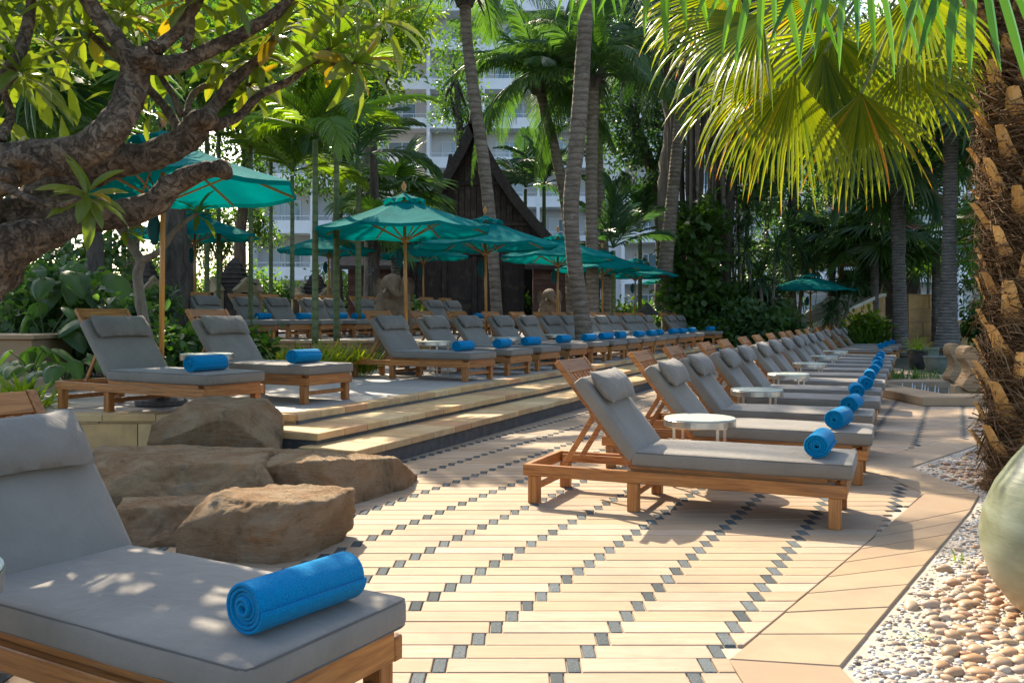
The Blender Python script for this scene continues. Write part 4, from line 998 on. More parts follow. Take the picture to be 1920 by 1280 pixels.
for k in range(23):       # vertical boards and a cross rail on the gable
    x = -2.4 + k * 0.218; tt = [q for q in P if q[0] - 0.15 >= abs(x) + 0.1]
    if not tt: continue
    top = tt[0][1]; m = MB(); m.add(*box(x - 0.10, x + 0.10, 0.07 - 0.012 * (k % 2), 0.118, ze, top - 0.1, 0.006)); m.obj('board', MT['darkwood'], hs)
for zc in (ze + 0.62, ze + 2.1):
    wq = [q for q in P if q[1] <= zc][0][0]; m = MB(); m.add(*box(-wq + 0.15, wq - 0.15, -0.02, 0.045, zc - 0.07, zc + 0.07, 0.01)); m.obj('gable_rail', MT['darkwood'], hs)
for sx in (-1, 1):
    V = []; F = []
    for yy in (-0.35, 5.2):
        for x, z in P: V += [(sx * x, yy, z), (sx * (x - 0.10), yy, z - 0.14)]
    n = 26
    for i in range(12):
        a = 2 * i; F += [(a, a + 2, n + a + 2, n + a), (a + 1, n + a + 1, n + a + 3, a + 3), (a, a + 1, a + 3, a + 2), (n + a, n + a + 2, n + a + 3, n + a + 1)]
    link('roof', mesh('roof', V, F, MT['shingle']), hs)
    # broad barge board with a curled foot
    Q = P + [(P[-1][0] + 0.28, P[-1][1] - 0.10), (P[-1][0] + 0.48, P[-1][1] + 0.12), (P[-1][0] + 0.52, P[-1][1] + 0.55)]
    V = []; F = []; L = len(Q)
    for i, (x, z) in enumerate(Q):
        w = 0.34 if i < 13 else (0.34, 0.26, 0.20, 0.03)[i - 12]
        dx, dz = (Q[min(i + 1, L - 1)][0] - Q[max(i - 1, 0)][0], Q[min(i + 1, L - 1)][1] - Q[max(i - 1, 0)][1]); l_ = math.hypot(dx, dz); nx_, nz_ = -dz / l_, dx / l_
        for yy in (-0.44, -0.36): V += [(sx * (x - nx_ * 0 ), yy, z), (sx * (x - nx_ * w * 1), yy, z - nz_ * w)]
    for i in range(L - 1):
        a = 4 * i; b = a + 4; F += [(a, a + 1, b + 1, b), (a + 2, b + 2, b + 3, a + 3), (a, b, b + 2, a + 2), (a + 1, a + 3, b + 3, b + 1)]
    me = mesh('barge_board', V, F, MT['shingle']); bm = bmesh.new(); bm.from_mesh(me); bmesh.ops.recalc_face_normals(bm, faces=bm.faces); bm.to_mesh(me); bm.free(); link('barge_board', me, hs)
m = MB(); m.add(*ptube([((0, -0.4, za - 0.1), 0.16), ((0, -0.4, za + 0.5), 0.10), ((0, -0.36, za + 0.9), 0.04), ((0, -0.30, za + 1.1), 0.01)], 4, seg=8)); m.obj('finial', MT['shingle'], hs, smooth=True)
# the second roof behind
P2 = [(x * 0.9 - 1.25, z - 0.35) for x, z in P]
V = [(-(x * 0.5) - 1.2, 5.4, z - 0.15) for x, z in P] + [((x * 0.35) - 1.2, 5.4, z - 0.15) for x, z in reversed(P)]; m = MB(); m.add(V + [(a, b + 0.3, c) for a, b, c in V], [tuple(range(26)), tuple(reversed(range(26, 52)))] + [(i, i + 26, (i + 1) % 26 + 26, (i + 1) % 26) for i in range(26)]); m.obj('rear_gable', MT['shingle'], hs)
# ground floor
def hb(name, x0, x1, y0, y1, z0, z1, mt='darkwood', b=0.01): m = MB(); m.add(*box(x0, x1, y0, y1, z0, z1, b)); return m.obj(name, MT[mt], hs)
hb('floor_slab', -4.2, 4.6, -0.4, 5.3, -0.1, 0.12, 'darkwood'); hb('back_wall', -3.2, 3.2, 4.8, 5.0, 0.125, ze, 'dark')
hb('beam', -4.2, 4.6, -0.30, 0.05, ze - 0.55, ze - 0.02)
for x in (-3.05, -2.15, -1.05, 0.05, 0.95, 1.75, 2.6): hb('post', x - 0.09, x + 0.09, -0.28, 0.0, 0.125, ze - 0.56)
for x0, x1 in ((-2.96, -2.24), (0.14, 0.86), (1.04, 1.66)): hb('shutter', x0, x1, -0.16, -0.1, 0.125, ze - 0.57, 'darkwood')
hb('shutter', -2.06, -1.14, -0.16, -0.1, 1.4, ze - 0.57); hb('shutter', -0.96, -0.04, -0.16, -0.1, 1.4, ze - 0.57)
for x0, x1 in ((-2.06, -1.14), (-0.96, -0.04)):
    f = hb('window', x0, x1, -0.15, -0.12, 1.30, 1.39); m = MB(); m.add(*box(x0 + 0.02, x1 - 0.02, -0.13, -0.11, 0.3, 1.29)); 
    MT.setdefault('darkglass', simple('dark_glass', (0.01, 0.014, 0.013), (0.015, 0.02, 0.02), 3, 0.05, spec=0.7)); m.obj('pane', MT['darkglass'], f)
for sx, n0, n1 in ((-1, -4.2, -3.15), (1, 2.7, 4.6)):
    for k in range(9): hb('board', n0, n1, -0.2 - 0.02 * (k % 2), -0.08, 0.13 + k * 0.27, 0.13 + k * 0.27 + 0.262, 'redwood')
# side wings: red-brown boarded walls with a lean-to roof
for px0, px1, lab in ((652, 742, 'red-brown boarded outbuilding left of the elephant statue'), (1000, 1092, 'red-brown boarded garden wall right of the wooden house')):
    Y = 31.5; x0, x1 = WX(px0, Y), WX(px1, Y); r = empty('boarded_shed', (x0, Y, TZ), 0, lab, 'shed', 'red-brown boarded outbuildings'); w = x1 - x0
    m = MB(); m.add(*box(0.02, w - 0.02, 0.1, 2.0, -0.1, 2.55)); m.obj('shed_body', MT['redwood'], r)
    for k in range(12): m = MB(); m.add(*box(0, w, 0.03 + 0.012 * (k % 2), 0.098, 0.02 + k * 0.21, 0.02 + k * 0.21 + 0.205, 0.005)); m.obj('board', MT['redwood'], r)
    m = MB(); m.add([(-0.3, -0.5, 2.45), (w + 0.3, -0.5, 2.45), (w + 0.3, 2.2, 3.5), (-0.3, 2.2, 3.5), (-0.3, -0.5, 2.58), (w + 0.3, -0.5, 2.58), (w + 0.3, 2.2, 3.63), (-0.3, 2.2, 3.63)], [(3, 2, 1, 0), (4, 5, 6, 7), (0, 1, 5, 4), (1, 2, 6, 5), (2, 3, 7, 6), (3, 0, 4, 7)]); m.obj('roof', MT['shingle'], r)

# ================================================================ TILED PAVILION AT THE RIGHT
MT['redtile'] = simple('red_clay_tiles', (0.16, 0.05, 0.03), (0.28, 0.10, 0.06), 12, 0.75, 30, 0.5, 0.01, var=0.3)
PY = 37.0; pv = empty('tiled_pavilion', (WX(1690, PY), PY, 0), 0, 'dark pavilion with a red tiled roof seen between the grey trunks', 'pavilion')
m = MB()
for sx in (-1.6, 1.6):
    for sy in (0, 2.4): m = MB(); m.add(*box(sx - 0.11, sx + 0.11, sy - 0.11, sy + 0.11, 0, 3.35, 0.01)); m.obj('post', MT['darkwood'], pv)
m = MB(); m.add(*box(-2.0, 2.0, -0.3, 2.8, 3.36, 3.6, 0.02)); m.obj('eaves_beam', MT['redwood'], pv)
m = MB(); m.add(*box(-1.5, 1.5, 2.3, 2.5, 0, 3.2)); m.obj('rear_screen', MT['darkwood'], pv)
for lvl, (w0, w1, z0, z1) in enumerate(((2.3, 1.0, 3.62, 4.55), (1.25, 0.12, 4.75, 6.0))):
    for i in range(6):
        t0, t1 = i / 6, (i + 1) / 6; a, b = w0 + (w1 - w0) * t0, w0 + (w1 - w0) * t1; h0, h1 = z0 + (z1 - z0) * t0 ** 1.2, z0 + (z1 - z0) * t1 ** 1.2
        m = MB(); c = 1.25; V = [(-a, c - a * 0.75, h0), (a, c - a * 0.75, h0), (a, c + a * 0.75, h0), (-a, c + a * 0.75, h0), (-b, c - b * 0.75, h1 + 0.05), (b, c - b * 0.75, h1 + 0.05), (b, c + b * 0.75, h1 + 0.05), (-b, c + b * 0.75, h1 + 0.05)]
        m.add(V, [(3, 2, 1, 0), (4, 5, 6, 7), (0, 1, 5, 4), (1, 2, 6, 5), (2, 3, 7, 6), (3, 0, 4, 7)]); m.obj('tile_course', MT['redtile'], pv)

# ================================================================ HOTEL
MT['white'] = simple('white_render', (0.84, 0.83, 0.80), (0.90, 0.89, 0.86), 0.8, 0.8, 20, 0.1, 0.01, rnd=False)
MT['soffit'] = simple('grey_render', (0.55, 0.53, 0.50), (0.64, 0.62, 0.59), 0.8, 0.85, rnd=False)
MT['winframe'] = simple('white_frames', (0.7, 0.71, 0.72), (0.78, 0.79, 0.8), 5, 0.5)
_t = NT('window_glass'); MT['glass'] = _t.done(_t.pbsdf((0.16, 0.24, 0.27), 0.06, None, 0.0, 0.9))
MT['curtain'] = simple('pale_curtain', (0.5, 0.52, 0.5), (0.62, 0.63, 0.6), 20, 0.9, sc=(8, 1, 0.3))
def hotel(px0, px1, Y, floors, bay, label, skew=0.0, z0=0.6, st=3.2, dep=1.7):
    x0, x1 = WX(px0, Y), WX(px1, Y); n = max(1, round((x1 - x0) / bay)); bay = (x1 - x0) / n; H = st * floors
    r = empty('hotel_wing', (x0, Y, z0), R(skew), label, 'hotel', 'white hotel wings behind the trees')
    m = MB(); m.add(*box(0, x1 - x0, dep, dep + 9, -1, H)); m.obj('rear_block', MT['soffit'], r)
    slab = MB(); 
    slab_me = mesh('floor_slab', *box(-0.2, x1 - x0 + 0.2, -0.1, dep - 0.003, -0.16, 0.0), MT['white']); par_me = mesh('balcony', *box(0.08, bay - 0.08, -0.05, 0.09, 0.003, 0.74), MT['white'])
    rail_me = mesh('railing', *[q for q in (lambda b: (np.vstack(b.v), b.f))((lambda b: (b.add(*box(0.1, bay - 0.1, -0.01, 0.05, 1.02, 1.07)), [b.add(*box(x, x + 0.03, 0, 0.04, 0.742, 1.02)) for x in np.linspace(0.15, bay - 0.2, 5)], b)[-1])(MB()))], MT['winframe'])
    fin_me = mesh('fin_wall', *box(-0.13, 0.13, -0.16, dep - 0.004, 0, st - 0.165), MT['white'])
    fr = MB(); fw = bay * 0.52; fx = bay * 0.22
    for a in (fx, fx + fw / 2 - 0.03, fx + fw - 0.06): fr.add(*box(a, a + 0.06, dep - 0.12, dep - 0.002, 0.0, 2.2))
    for a in (0.0, 2.2): fr.add(*box(fx - 0.02, fx + fw + 0.02, dep - 0.13, dep - 0.004, a, a + 0.07))
    fr_me = fr.me('window', MT['winframe'])
    pn_me = mesh('pane', *box(fx + 0.06, fx + fw - 0.06, dep - 0.05, dep - 0.02, 0.07, 2.2), MT['glass']); cu_me = mesh('curtain', *box(fx + 0.06, fx + fw * 0.35, dep - 0.075, dep - 0.055, 0.07, 2.2), MT['curtain'])
    for f in range(floors):
        link('floor_slab', slab_me, r, (0, 0, f * st))
        for b in range(n):
            link('fin_wall', fin_me, r, (b * bay, 0, f * st)); p = link('balcony', par_me, r, (b * bay, 0, f * st)); link('railing', rail_me, p)
            w = link('window', fr_me, r, (b * bay, 0, f * st)); link('pane', pn_me, w)
            if (f * 3 + b * 5) % 4: link('curtain', cu_me, w)
        link('fin_wall', fin_me, r, (n * bay, 0, f * st))
    return r
hotel(700, 1112, 74, 10, 4.1, 'white hotel wing with long balconies behind the coconut palms', 0)
hotel(470, 700, 62, 9, 3.9, 'nearer white hotel wing glimpsed between the leaves at the left', 3)
hotel(1168, 1690, 70, 7, 4.1, 'white hotel wing behind the vine-covered trunks', -4)
hotel(1690, 1900, 66, 8, 4.1, 'pale hotel wing glimpsed beside the rough palm trunk', -6)
tw = empty('stair_tower', (WX(1125, 72), 72, 0), 0, 'windowless white stair tower of the hotel', 'tower'); m = MB(); m.add(*box(0, 1.75, 0, 6, 0, 19.5, 0.02)); m.obj('tower_wall', MT['white'], tw); m = MB(); m.add(*box(-0.15, 1.9, -0.15, 6.1, 19.52, 19.9, 0.02)); m.obj('parapet', MT['white'], tw)
# ================================================================ PLANTS
MT['leaf_mid'] = leafmat('broad_leaves', (0.022, 0.055, 0.014), (0.085, 0.15, 0.03), (2.2, 2.6, 0.7), 0.42)
MT['leaf_dark'] = leafmat('deep_green_leaves', (0.022, 0.062, 0.022), (0.09, 0.155, 0.05), (2.0, 2.3, 0.8), 0.42)
MT['leaf_bright'] = leafmat('bright_leaves', (0.06, 0.11, 0.012), (0.15, 0.22, 0.03), (2.4, 2.4, 0.5), 0.5)
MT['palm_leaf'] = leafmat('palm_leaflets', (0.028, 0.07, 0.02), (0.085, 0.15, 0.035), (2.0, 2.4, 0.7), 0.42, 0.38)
MT['palm_dark'] = leafmat('shaded_palm_leaflets', (0.02, 0.055, 0.025), (0.065, 0.125, 0.048), (1.8, 2.2, 0.8), 0.35, 0.38)  # darker copy of the palm leaflets, shade put into its colour
MT['areca'] = leafmat('areca_leaflets', (0.07, 0.13, 0.015), (0.15, 0.22, 0.03), (2.3, 2.4, 0.45), 0.5, 0.38)
MT['fan_leaf'] = leafmat('sunlit_fan_leaf', (0.035, 0.075, 0.006), (0.14, 0.165, 0.008), (2.7, 2.5, 0.35), 0.52, 0.36, tip=(0.42, 0.16, 0.03))
MT['fan_top'] = leafmat('green_fan_leaf', (0.03, 0.085, 0.012), (0.10, 0.17, 0.025), (2.0, 2.6, 0.3), 0.45, 0.30)
MT['frangi'] = leafmat('frangipani_leaf', (0.055, 0.10, 0.018), (0.14, 0.17, 0.025), (2.2, 2.2, 0.5), 0.48, 0.32, tip=(0.25, 0.17, 0.02))
MT['croton'] = leafmat('yellow_striped_blades', (0.08, 0.15, 0.02), (0.30, 0.32, 0.03), (1.8, 1.8, 0.5), 0.45, 0.45, tip=(0.62, 0.34, 0.02))
def barkmat(name, a, b, c, sc=(1, 1, 1), bs=12, bstr=0.8, bd=0.02, rings=0, fiss=0):
    t = NT(name); v = t.co(sc); f = t.noise(v, 3.2, 7, 0.7, 0.8)
    col = t.ramp(f, [(0.3, a), (0.5, b), (0.72, c)])
    li = t.ramp(t.noise(t.co(), 5, 5, 0.75), [(0.60, (0, 0, 0)), (0.67, (1, 1, 1))]); col = t.mix(t.math('MULTIPLY', li, 0.35), col, c)
    h = t.noise(t.co(sc), bs, 8, 0.7, 0.6)
    if fiss:
        fn = t.noise(t.co(), 16, 8, 0.8, 1.5); cr = t.ramp(fn, [(0.40, (1, 1, 1)), (0.50, (0, 0, 0))]); col = t.mix(t.math('MULTIPLY', cr, 0.6), col, (0.018, 0.012, 0.008)); h = t.math('ADD', h, t.math('MULTIPLY', cr, -0.6))  # crack shade painted near-black, as bump gives little contrast in soft light
        pt = t.ramp(t.noise(t.co(), 9, 6, 0.8, 0.5), [(0.56, (0, 0, 0)), (0.62, (1, 1, 1))]); col = t.mix(t.math('MULTIPLY', pt, 0.5), col, (0.34, 0.30, 0.24))
    if rings:
        w = t.n('ShaderNodeTexWave'); w.bands_direction = 'Z'; w.inputs['Scale'].default_value = rings; w.inputs['Distortion'].default_value = 1.6; w.inputs['Detail'].default_value = 3; w.inputs['Detail Scale'].default_value = 2.5
        t.l(t.tc.outputs['Object'], w.inputs['Vector']); col = t.mix(t.math('MULTIPLY', t.ramp(w.outputs['Fac'], [(0.70, (0, 0, 0)), (0.92, (1, 1, 1))]), 0.55), col, a); h = t.math('ADD', h, t.math('MULTIPLY', w.outputs['Fac'], -0.8))
    return t.done(t.pbsdf(col, 0.85, t.bump(h, bstr, bd), 0, 0.25))
MT['bark_palm'] = barkmat('ringed_palm_bark', (0.08, 0.06, 0.042), (0.18, 0.14, 0.10), (0.28, 0.23, 0.175), (1, 1, 3), 10, 0.7, 0.02, rings=2.3)
MT['bark_grey'] = barkmat('rough_grey_palm_bark', (0.06, 0.052, 0.045), (0.17, 0.15, 0.13), (0.29, 0.265, 0.235), (1, 1, 6), 9, 0.9, 0.03, rings=3.5)
MT['bark_frangi'] = barkmat('gnarled_bark', (0.05, 0.034, 0.022), (0.22, 0.155, 0.10), (0.38, 0.30, 0.21), (1, 1, 1), 17, 1.0, 0.06, fiss=1)
MT['bark_dark'] = barkmat('dark_tree_bark', (0.035, 0.028, 0.022), (0.085, 0.068, 0.052), (0.16, 0.13, 0.10), (2, 2, 0.6), 8, 0.9, 0.04)
MT['bark_pale'] = barkmat('grey_brown_bark', (0.10, 0.08, 0.06), (0.19, 0.155, 0.12), (0.30, 0.25, 0.20), (2, 2, 0.6), 8, 0.8, 0.03)
MT['bamboo'] = barkmat('green_palm_stem', (0.07, 0.09, 0.035), (0.12, 0.15, 0.06), (0.20, 0.21, 0.11), (1, 1, 0.4), 6, 0.3, 0.01, rings=2.2)

def leaf_arrays(C, D, N, L, Wd, fold=0.25, droop=0.2, seg=2):
    """many leaves: bases C, directions D, normals N, lengths L, widths Wd"""
    n = len(C); D = D / np.linalg.norm(D, axis=1, keepdims=True); N = N - D * np.sum(N * D, 1, keepdims=True); N = N / (np.linalg.norm(N, axis=1, keepdims=True) + 1e-9); S_ = np.cross(D, N)
    L = L[:, None]; Wd = Wd[:, None]
    if seg == 1:
        V = np.stack([C, C + D * L * 0.5 + S_ * Wd * 0.5 + N * Wd * fold, C + D * L - N * L * droop, C + D * L * 0.5 - S_ * Wd * 0.5 + N * Wd * fold], 1)
        F = np.array([[0, 1, 2], [0, 2, 3]])
    else:
        m1 = C + D * L * 0.38 - N * L * droop * 0.12; m2 = C + D * L * 0.74 - N * L * droop * 0.5
        V = np.stack([C, m1 + S_ * Wd * 0.42 + N * Wd * fold, m1, m1 - S_ * Wd * 0.42 + N * Wd * fold, m2 + S_ * Wd * 0.5 + N * Wd * fold, m2, m2 - S_ * Wd * 0.5 + N * Wd * fold, C + D * L - N * L * droop], 1)
        F = np.array([[0, 1, 2], [0, 2, 3], [1, 4, 5], [1, 5, 2], [2, 5, 6], [2, 6, 3], [4, 7, 5], [5, 7, 6]])
    k = V.shape[1]
    return V.reshape(-1, 3), (F[None] + (np.arange(n) * k)[:, None, None]).reshape(-1, 3), k
def rdir(n):
    v = rng.normal(size=(n, 3)); return v / np.linalg.norm(v, axis=1, keepdims=True)
def crown_leaves(blobs, count, L, Wd, outward=0.5, seg=1, clump=14, droop=0.15):
    """leaves in small sprays through the volumes of ellipsoids (centre, radii)"""
    w = np.array([b[1][0] * b[1][1] * b[1][2] for b in blobs]) ** 0.8; w = w / w.sum(); C = []; O = []; T = []
    for (c, r), ww in zip(blobs, w):
        n = max(1, int(count * ww / clump)); d = rdir(n); rr = rng.random((n, 1)) ** 0.45; cc = d * rr * np.array(r)
        keep = np.array([noise.noise(Vector((np.array(c) + q) / (0.35 * max(r)))) > -0.22 for q in cc]); cc = cc[keep]; d = d[keep]
        tn = rng.normal(0, 0.16, len(cc))
        for j in range(clump):
            C.append(cc + np.array(c) + rng.normal(0, L * 0.75, (len(cc), 3))); O.append(d); T.append(tn)
    C = np.vstack(C); O = np.vstack(O); T = np.concatenate(T); n = len(C)
    D = O * outward + rdir(n) * 0.8 + np.array([0, 0, -0.15]); N = rdir(n) * 0.7 + np.array([0, 0, 1.0])
    V, F, k = leaf_arrays(C, D, N, L * rng.uniform(0.6, 1.25, n), Wd * rng.uniform(0.7, 1.2, n), 0.2, droop, seg)
    return V, F, np.repeat(np.clip(0.45 + T + rng.normal(0, 0.17, n), 0, 1), k)
def limb_set(m, base, ends, r0, seg=7, bend=0.12):
    base = Vector(base)
    for e in ends:
        e = Vector(e); mid = base.lerp(e, 0.5) + Vector((random.uniform(-1, 1), random.uniform(-1, 1), random.uniform(0, 1))) * (e - base).length * bend
        m.add(*ptube([(base, r0), (mid, r0 * 0.6), (e, r0 * 0.15)], 5, seg=seg, rough=0.1))
def tree(px, Y, base_z, trunk, blobs, label, name='broadleaf_tree', mat='leaf_mid', bark='bark_dark', L=0.16, Wd=0.07, count=6000, cat='tree', group='trees of the garden behind', trunk_r=0.2, seg=1):
    """trunk: list of (px,py) ; blobs: list of (px,py,dY, rx, ry, rz in metres)"""
    r = empty(name, (0, 0, 0), 0, label, cat, group)
    P = [W(a, b, Y) for a, b in trunk]; n = len(P); B = [(tuple(W(a, b, Y + dy)), (rx, ry, rz)) for a, b, dy, rx, ry, rz in blobs]
    m = MB(); 
    if P: 
        m.add(*ptube([(p, trunk_r * (1 - 0.55 * i / max(1, n - 1))) for i, p in enumerate(P)], 7, seg=12, rough=0.14, nscale=2.5)); m.obj('trunk', MT[bark], r, smooth=True)
        m = MB(); limb_set(m, P[-1], [b[0] for b in B], trunk_r * 0.42); 
        if len(P) > 2: limb_set(m, P[-2], [b[0] for b in B[:3]], trunk_r * 0.35)
        m.obj('limbs', MT[bark], r, smooth=True)
    V, F, T = crown_leaves(B, count, L, Wd, seg=seg); link('crown', mesh('crown', V, F, MT[mat], False, T), r); return r

# ---- feather palms
def frond_mesh(name, mat, Lf=1.0, nl=46, ll=0.26, lw=0.022, droop=0.55, hang=0.5, lift=0.25, seed=0):
    rd = random.Random(seed); V = []; F = []; T = []
    def rach(s): return Vector((Lf * s * (1 - 0.16 * droop * s * s), 0, Lf * (lift * s - droop * s * s * (0.75 + 0.25 * s))))
    R0_ = [tuple(rach(i / 10)) for i in range(11)]; v, f = tube(R0_, [0.013 * Lf * (1 - 0.85 * i / 10) for i in range(11)], 5); V += v; F += [tuple(q) for q in f]; T += [0.75] * len(v)
    for i in range(nl):
        s = 0.13 + 0.87 * (i / (nl - 1)) ** 0.95; p = rach(s); d = (rach(min(1, s + 0.02)) - rach(s - 0.02)).normalized()
        w = ll * Lf * (math.sin(math.pi * (0.15 + 0.80 * s)) ** 0.7) * rd.uniform(0.88, 1.08)
        for sg in (-1, 1):
            out = Vector((0, sg, 0)); a = 0.55 + 0.6 * s
            dd = (out * math.cos(a) + d * math.sin(a) + Vector((0, 0, rd.uniform(-0.05, 0.12)))).normalized()
            h = hang * rd.uniform(0.7, 1.3); nrm = d.cross(out) * sg; 
            q1 = p + dd * w * 0.45 + Vector((0, 0, -h * w * 0.10)); q2 = p + dd * w * 0.80 + Vector((0, 0, -h * w * 0.36)); q3 = p + dd * w * (1 - 0.25 * h) + Vector((0, 0, -h * w * 0.75))
            k = lw * Lf; sd = d * k; up = Vector((0, 0, 1)) * k * 0.35; b = len(V); tt = min(1, max(0, 0.5 + rd.gauss(0, 0.18)))
            for q, ww in ((p, 0.5), (q1, 1.0), (q2, 0.8)): V += [tuple(q - sd * ww * 0.5 - up * ww), tuple(q + up * ww * 0.4), tuple(q + sd * ww * 0.5 - up * ww)]
            V.append(tuple(q3)); T += [tt] * 10
            for a0 in (0, 3): F += [(b + a0, b + a0 + 1, b + a0 + 4, b + a0 + 3), (b + a0 + 1, b + a0 + 2, b + a0 + 5, b + a0 + 4)]
            F += [(b + 6, b + 7, b + 9), (b + 7, b + 8, b + 9)]
    return mesh(name, V, F, MT[mat], False, T)
COCO = [frond_mesh('frond', 'palm_leaf', 1, 58, 0.24, 0.016, d, h, l, k) for k, (d, h, l) in enumerate(((0.55, 0.9, 0.35), (0.85, 1.1, 0.45), (0.35, 0.8, 0.25), (1.05, 1.2, 0.30)))]
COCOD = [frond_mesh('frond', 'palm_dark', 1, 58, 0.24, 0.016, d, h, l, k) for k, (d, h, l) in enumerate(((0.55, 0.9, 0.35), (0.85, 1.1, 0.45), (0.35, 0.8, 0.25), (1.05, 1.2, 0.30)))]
AREC = [frond_mesh('frond', 'areca', 1, 34, 0.34, 0.030, d, h, l, 9 + k) for k, (d, h, l) in enumerate(((0.55, 0.35, 0.55), (0.8, 0.45, 0.7), (0.35, 0.3, 0.5)))]
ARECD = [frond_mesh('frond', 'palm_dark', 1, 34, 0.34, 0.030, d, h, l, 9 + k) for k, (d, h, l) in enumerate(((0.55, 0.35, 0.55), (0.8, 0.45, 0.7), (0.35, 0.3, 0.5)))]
def put_fronds(r, c, n, Lf, FM, up=(15, 75), down=0.0, jit=0.15, a0=0, name='frond', rd=random):
    for i in range(n):
        az = a0 + i * 2.39996 + rd.uniform(-.15, .15); f = i / max(1, n - 1); el = R(up[1] + (up[0] - up[1]) * f + rd.uniform(-6, 6))
        o = link(name, FM[rd.randrange(len(FM))], r, Vector(c), None, Lf * rd.uniform(1 - jit, 1 + jit)); o.rotation_euler = Euler((rd.uniform(-.25, .25), -el, az), 'XYZ')
def feather_palm(path, rad, label, nfr, Lf, FM=COCO, up=(-25, 65), bark='bark_palm', crown=True, cat='palm tree', name='coconut_palm', group='tall palms', fiber=True, nscale=2.0):
    """path: world points of the trunk; rad: radii"""
    r = empty(name, (0, 0, 0), 0, label, cat, group); m = MB(); pts = catmull([tuple(p) + (q,) for p, q in zip(path, rad)], 12)
    m.add(*tube([q[:3] for q in pts], [float(q[3]) * (1 + 0.035 * (i % 2)) for i, q in enumerate(pts)], 14, rough=0.05, nscale=nscale)); m.obj('trunk', MT[bark], r, smooth=True)
    c = Vector(path[-1])
    if fiber:
        b = MB()
        for k in range(26):
            a = random.uniform(0, 6.28); l = random.uniform(0.25, 0.6) * Lf / 4; s_ = rad[-1]
            b.add(*tube([c + Vector((s_ * math.cos(a), s_ * math.sin(a), -0.25)), c + Vector(((s_ + .12) * math.cos(a), (s_ + .12) * math.sin(a), 0.05)), c + Vector(((s_ + .2 + l * .3) * math.cos(a), (s_ + .2 + l * .3) * math.sin(a), l * random.uniform(-0.9, 0.5)))], [0.05, 0.045, 0.012], 5, rough=0.3))
        b.obj('leaf_bases', MT['bark_dark'], r)
    if crown: put_fronds(r, c + Vector((0, 0, 0.1)), nfr, Lf, FM, up)
    return r
# tall palms on the terrace and behind
Y = 20.0; feather_palm([W(937, 664, Y), W(930, 560, Y), W(920, 420, Y), W(905, 290, Y), W(886, 160, Y), W(874, 55, Y), W(872, -10, Y)], [.16, .125, .13, .135, .13, .12, .14], 'tall leaning coconut palm trunk rising in front of the wooden house', 13, 3.6, up=(5, 65))
Y = 18.7; feather_palm([W(1100, 678, Y), W(1092, 600, Y), W(1076, 480, Y), W(1071, 380, Y), W(1084, 240, Y), W(1093, 110, Y), W(1100, -20, Y), W(1103, -160, Y), W(1100, -290, Y)], [.23, .17, .155, .16, .165, .155, .145, .14, .13], 'thick ringed coconut palm trunk standing among the terrace loungers', 13, 4.2, up=(-15, 60))
Y = 27.0; feather_palm([W(1075, 600, Y), W(1066, 430, Y), W(1047, 310, Y), W(1025, 220, Y), W(1010, 160, Y)], [.20, .16, .15, .14, .16], 'slender curved coconut palm with its full drooping crown in view', 22, 3.3, up=(-30, 72))
Y = 25.0; feather_palm([W(1112, 640, Y), W(1110, 480, Y), W(1109, 330, Y), W(1112, 180, Y), W(1108, 150, Y)], [.20, .17, .16, .16, .17], 'straight coconut palm just behind the thick ringed trunk', 15, 3.4, up=(-12, 70))
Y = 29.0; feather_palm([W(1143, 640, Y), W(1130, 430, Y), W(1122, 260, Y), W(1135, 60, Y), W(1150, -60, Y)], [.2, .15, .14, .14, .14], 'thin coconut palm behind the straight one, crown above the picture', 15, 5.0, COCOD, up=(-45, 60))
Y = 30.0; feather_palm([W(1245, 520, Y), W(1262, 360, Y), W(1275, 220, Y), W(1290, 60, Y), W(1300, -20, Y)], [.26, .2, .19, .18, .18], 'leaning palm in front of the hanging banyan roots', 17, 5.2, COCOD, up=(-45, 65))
# slim green-stemmed palms at the left centre
def areca(px, py0, Y, pyt, label, n=11, Lf=1.9, r0=0.05, FM=AREC, lean=0, up=(-10, 80), name='areca_palm'):
    p = [W(px, py0, Y), W(px + lean * .4, (py0 + pyt) / 2, Y), W(px + lean, pyt, Y)]
    return feather_palm(p, [r0, r0 * 0.9, r0 * 0.8], label, n, Lf, FM, up, 'bamboo', True, 'palm tree', name, 'slim palms with green stems', False)
areca(591, 645, 13.5, 262, 'slim green-stemmed palm with bright feathery crown, left of a pair', 11, 1.55)
areca(631, 640, 14.2, 232, 'slim green-stemmed palm with bright feathery crown, right of a pair', 11, 1.65)
areca(548, 560, 20, 330, 'thin palm behind the left slim stem, by the shrine', 9, 1.8, 0.05)
areca(508, 560, 22, 300, 'thin palm rising beside the left shrine', 9, 2.0, 0.05)
areca(672, 600, 21, 300, 'thin palm between the slim stems and the boarded outbuilding', 9, 2.2, 0.07, FM=ARECD)
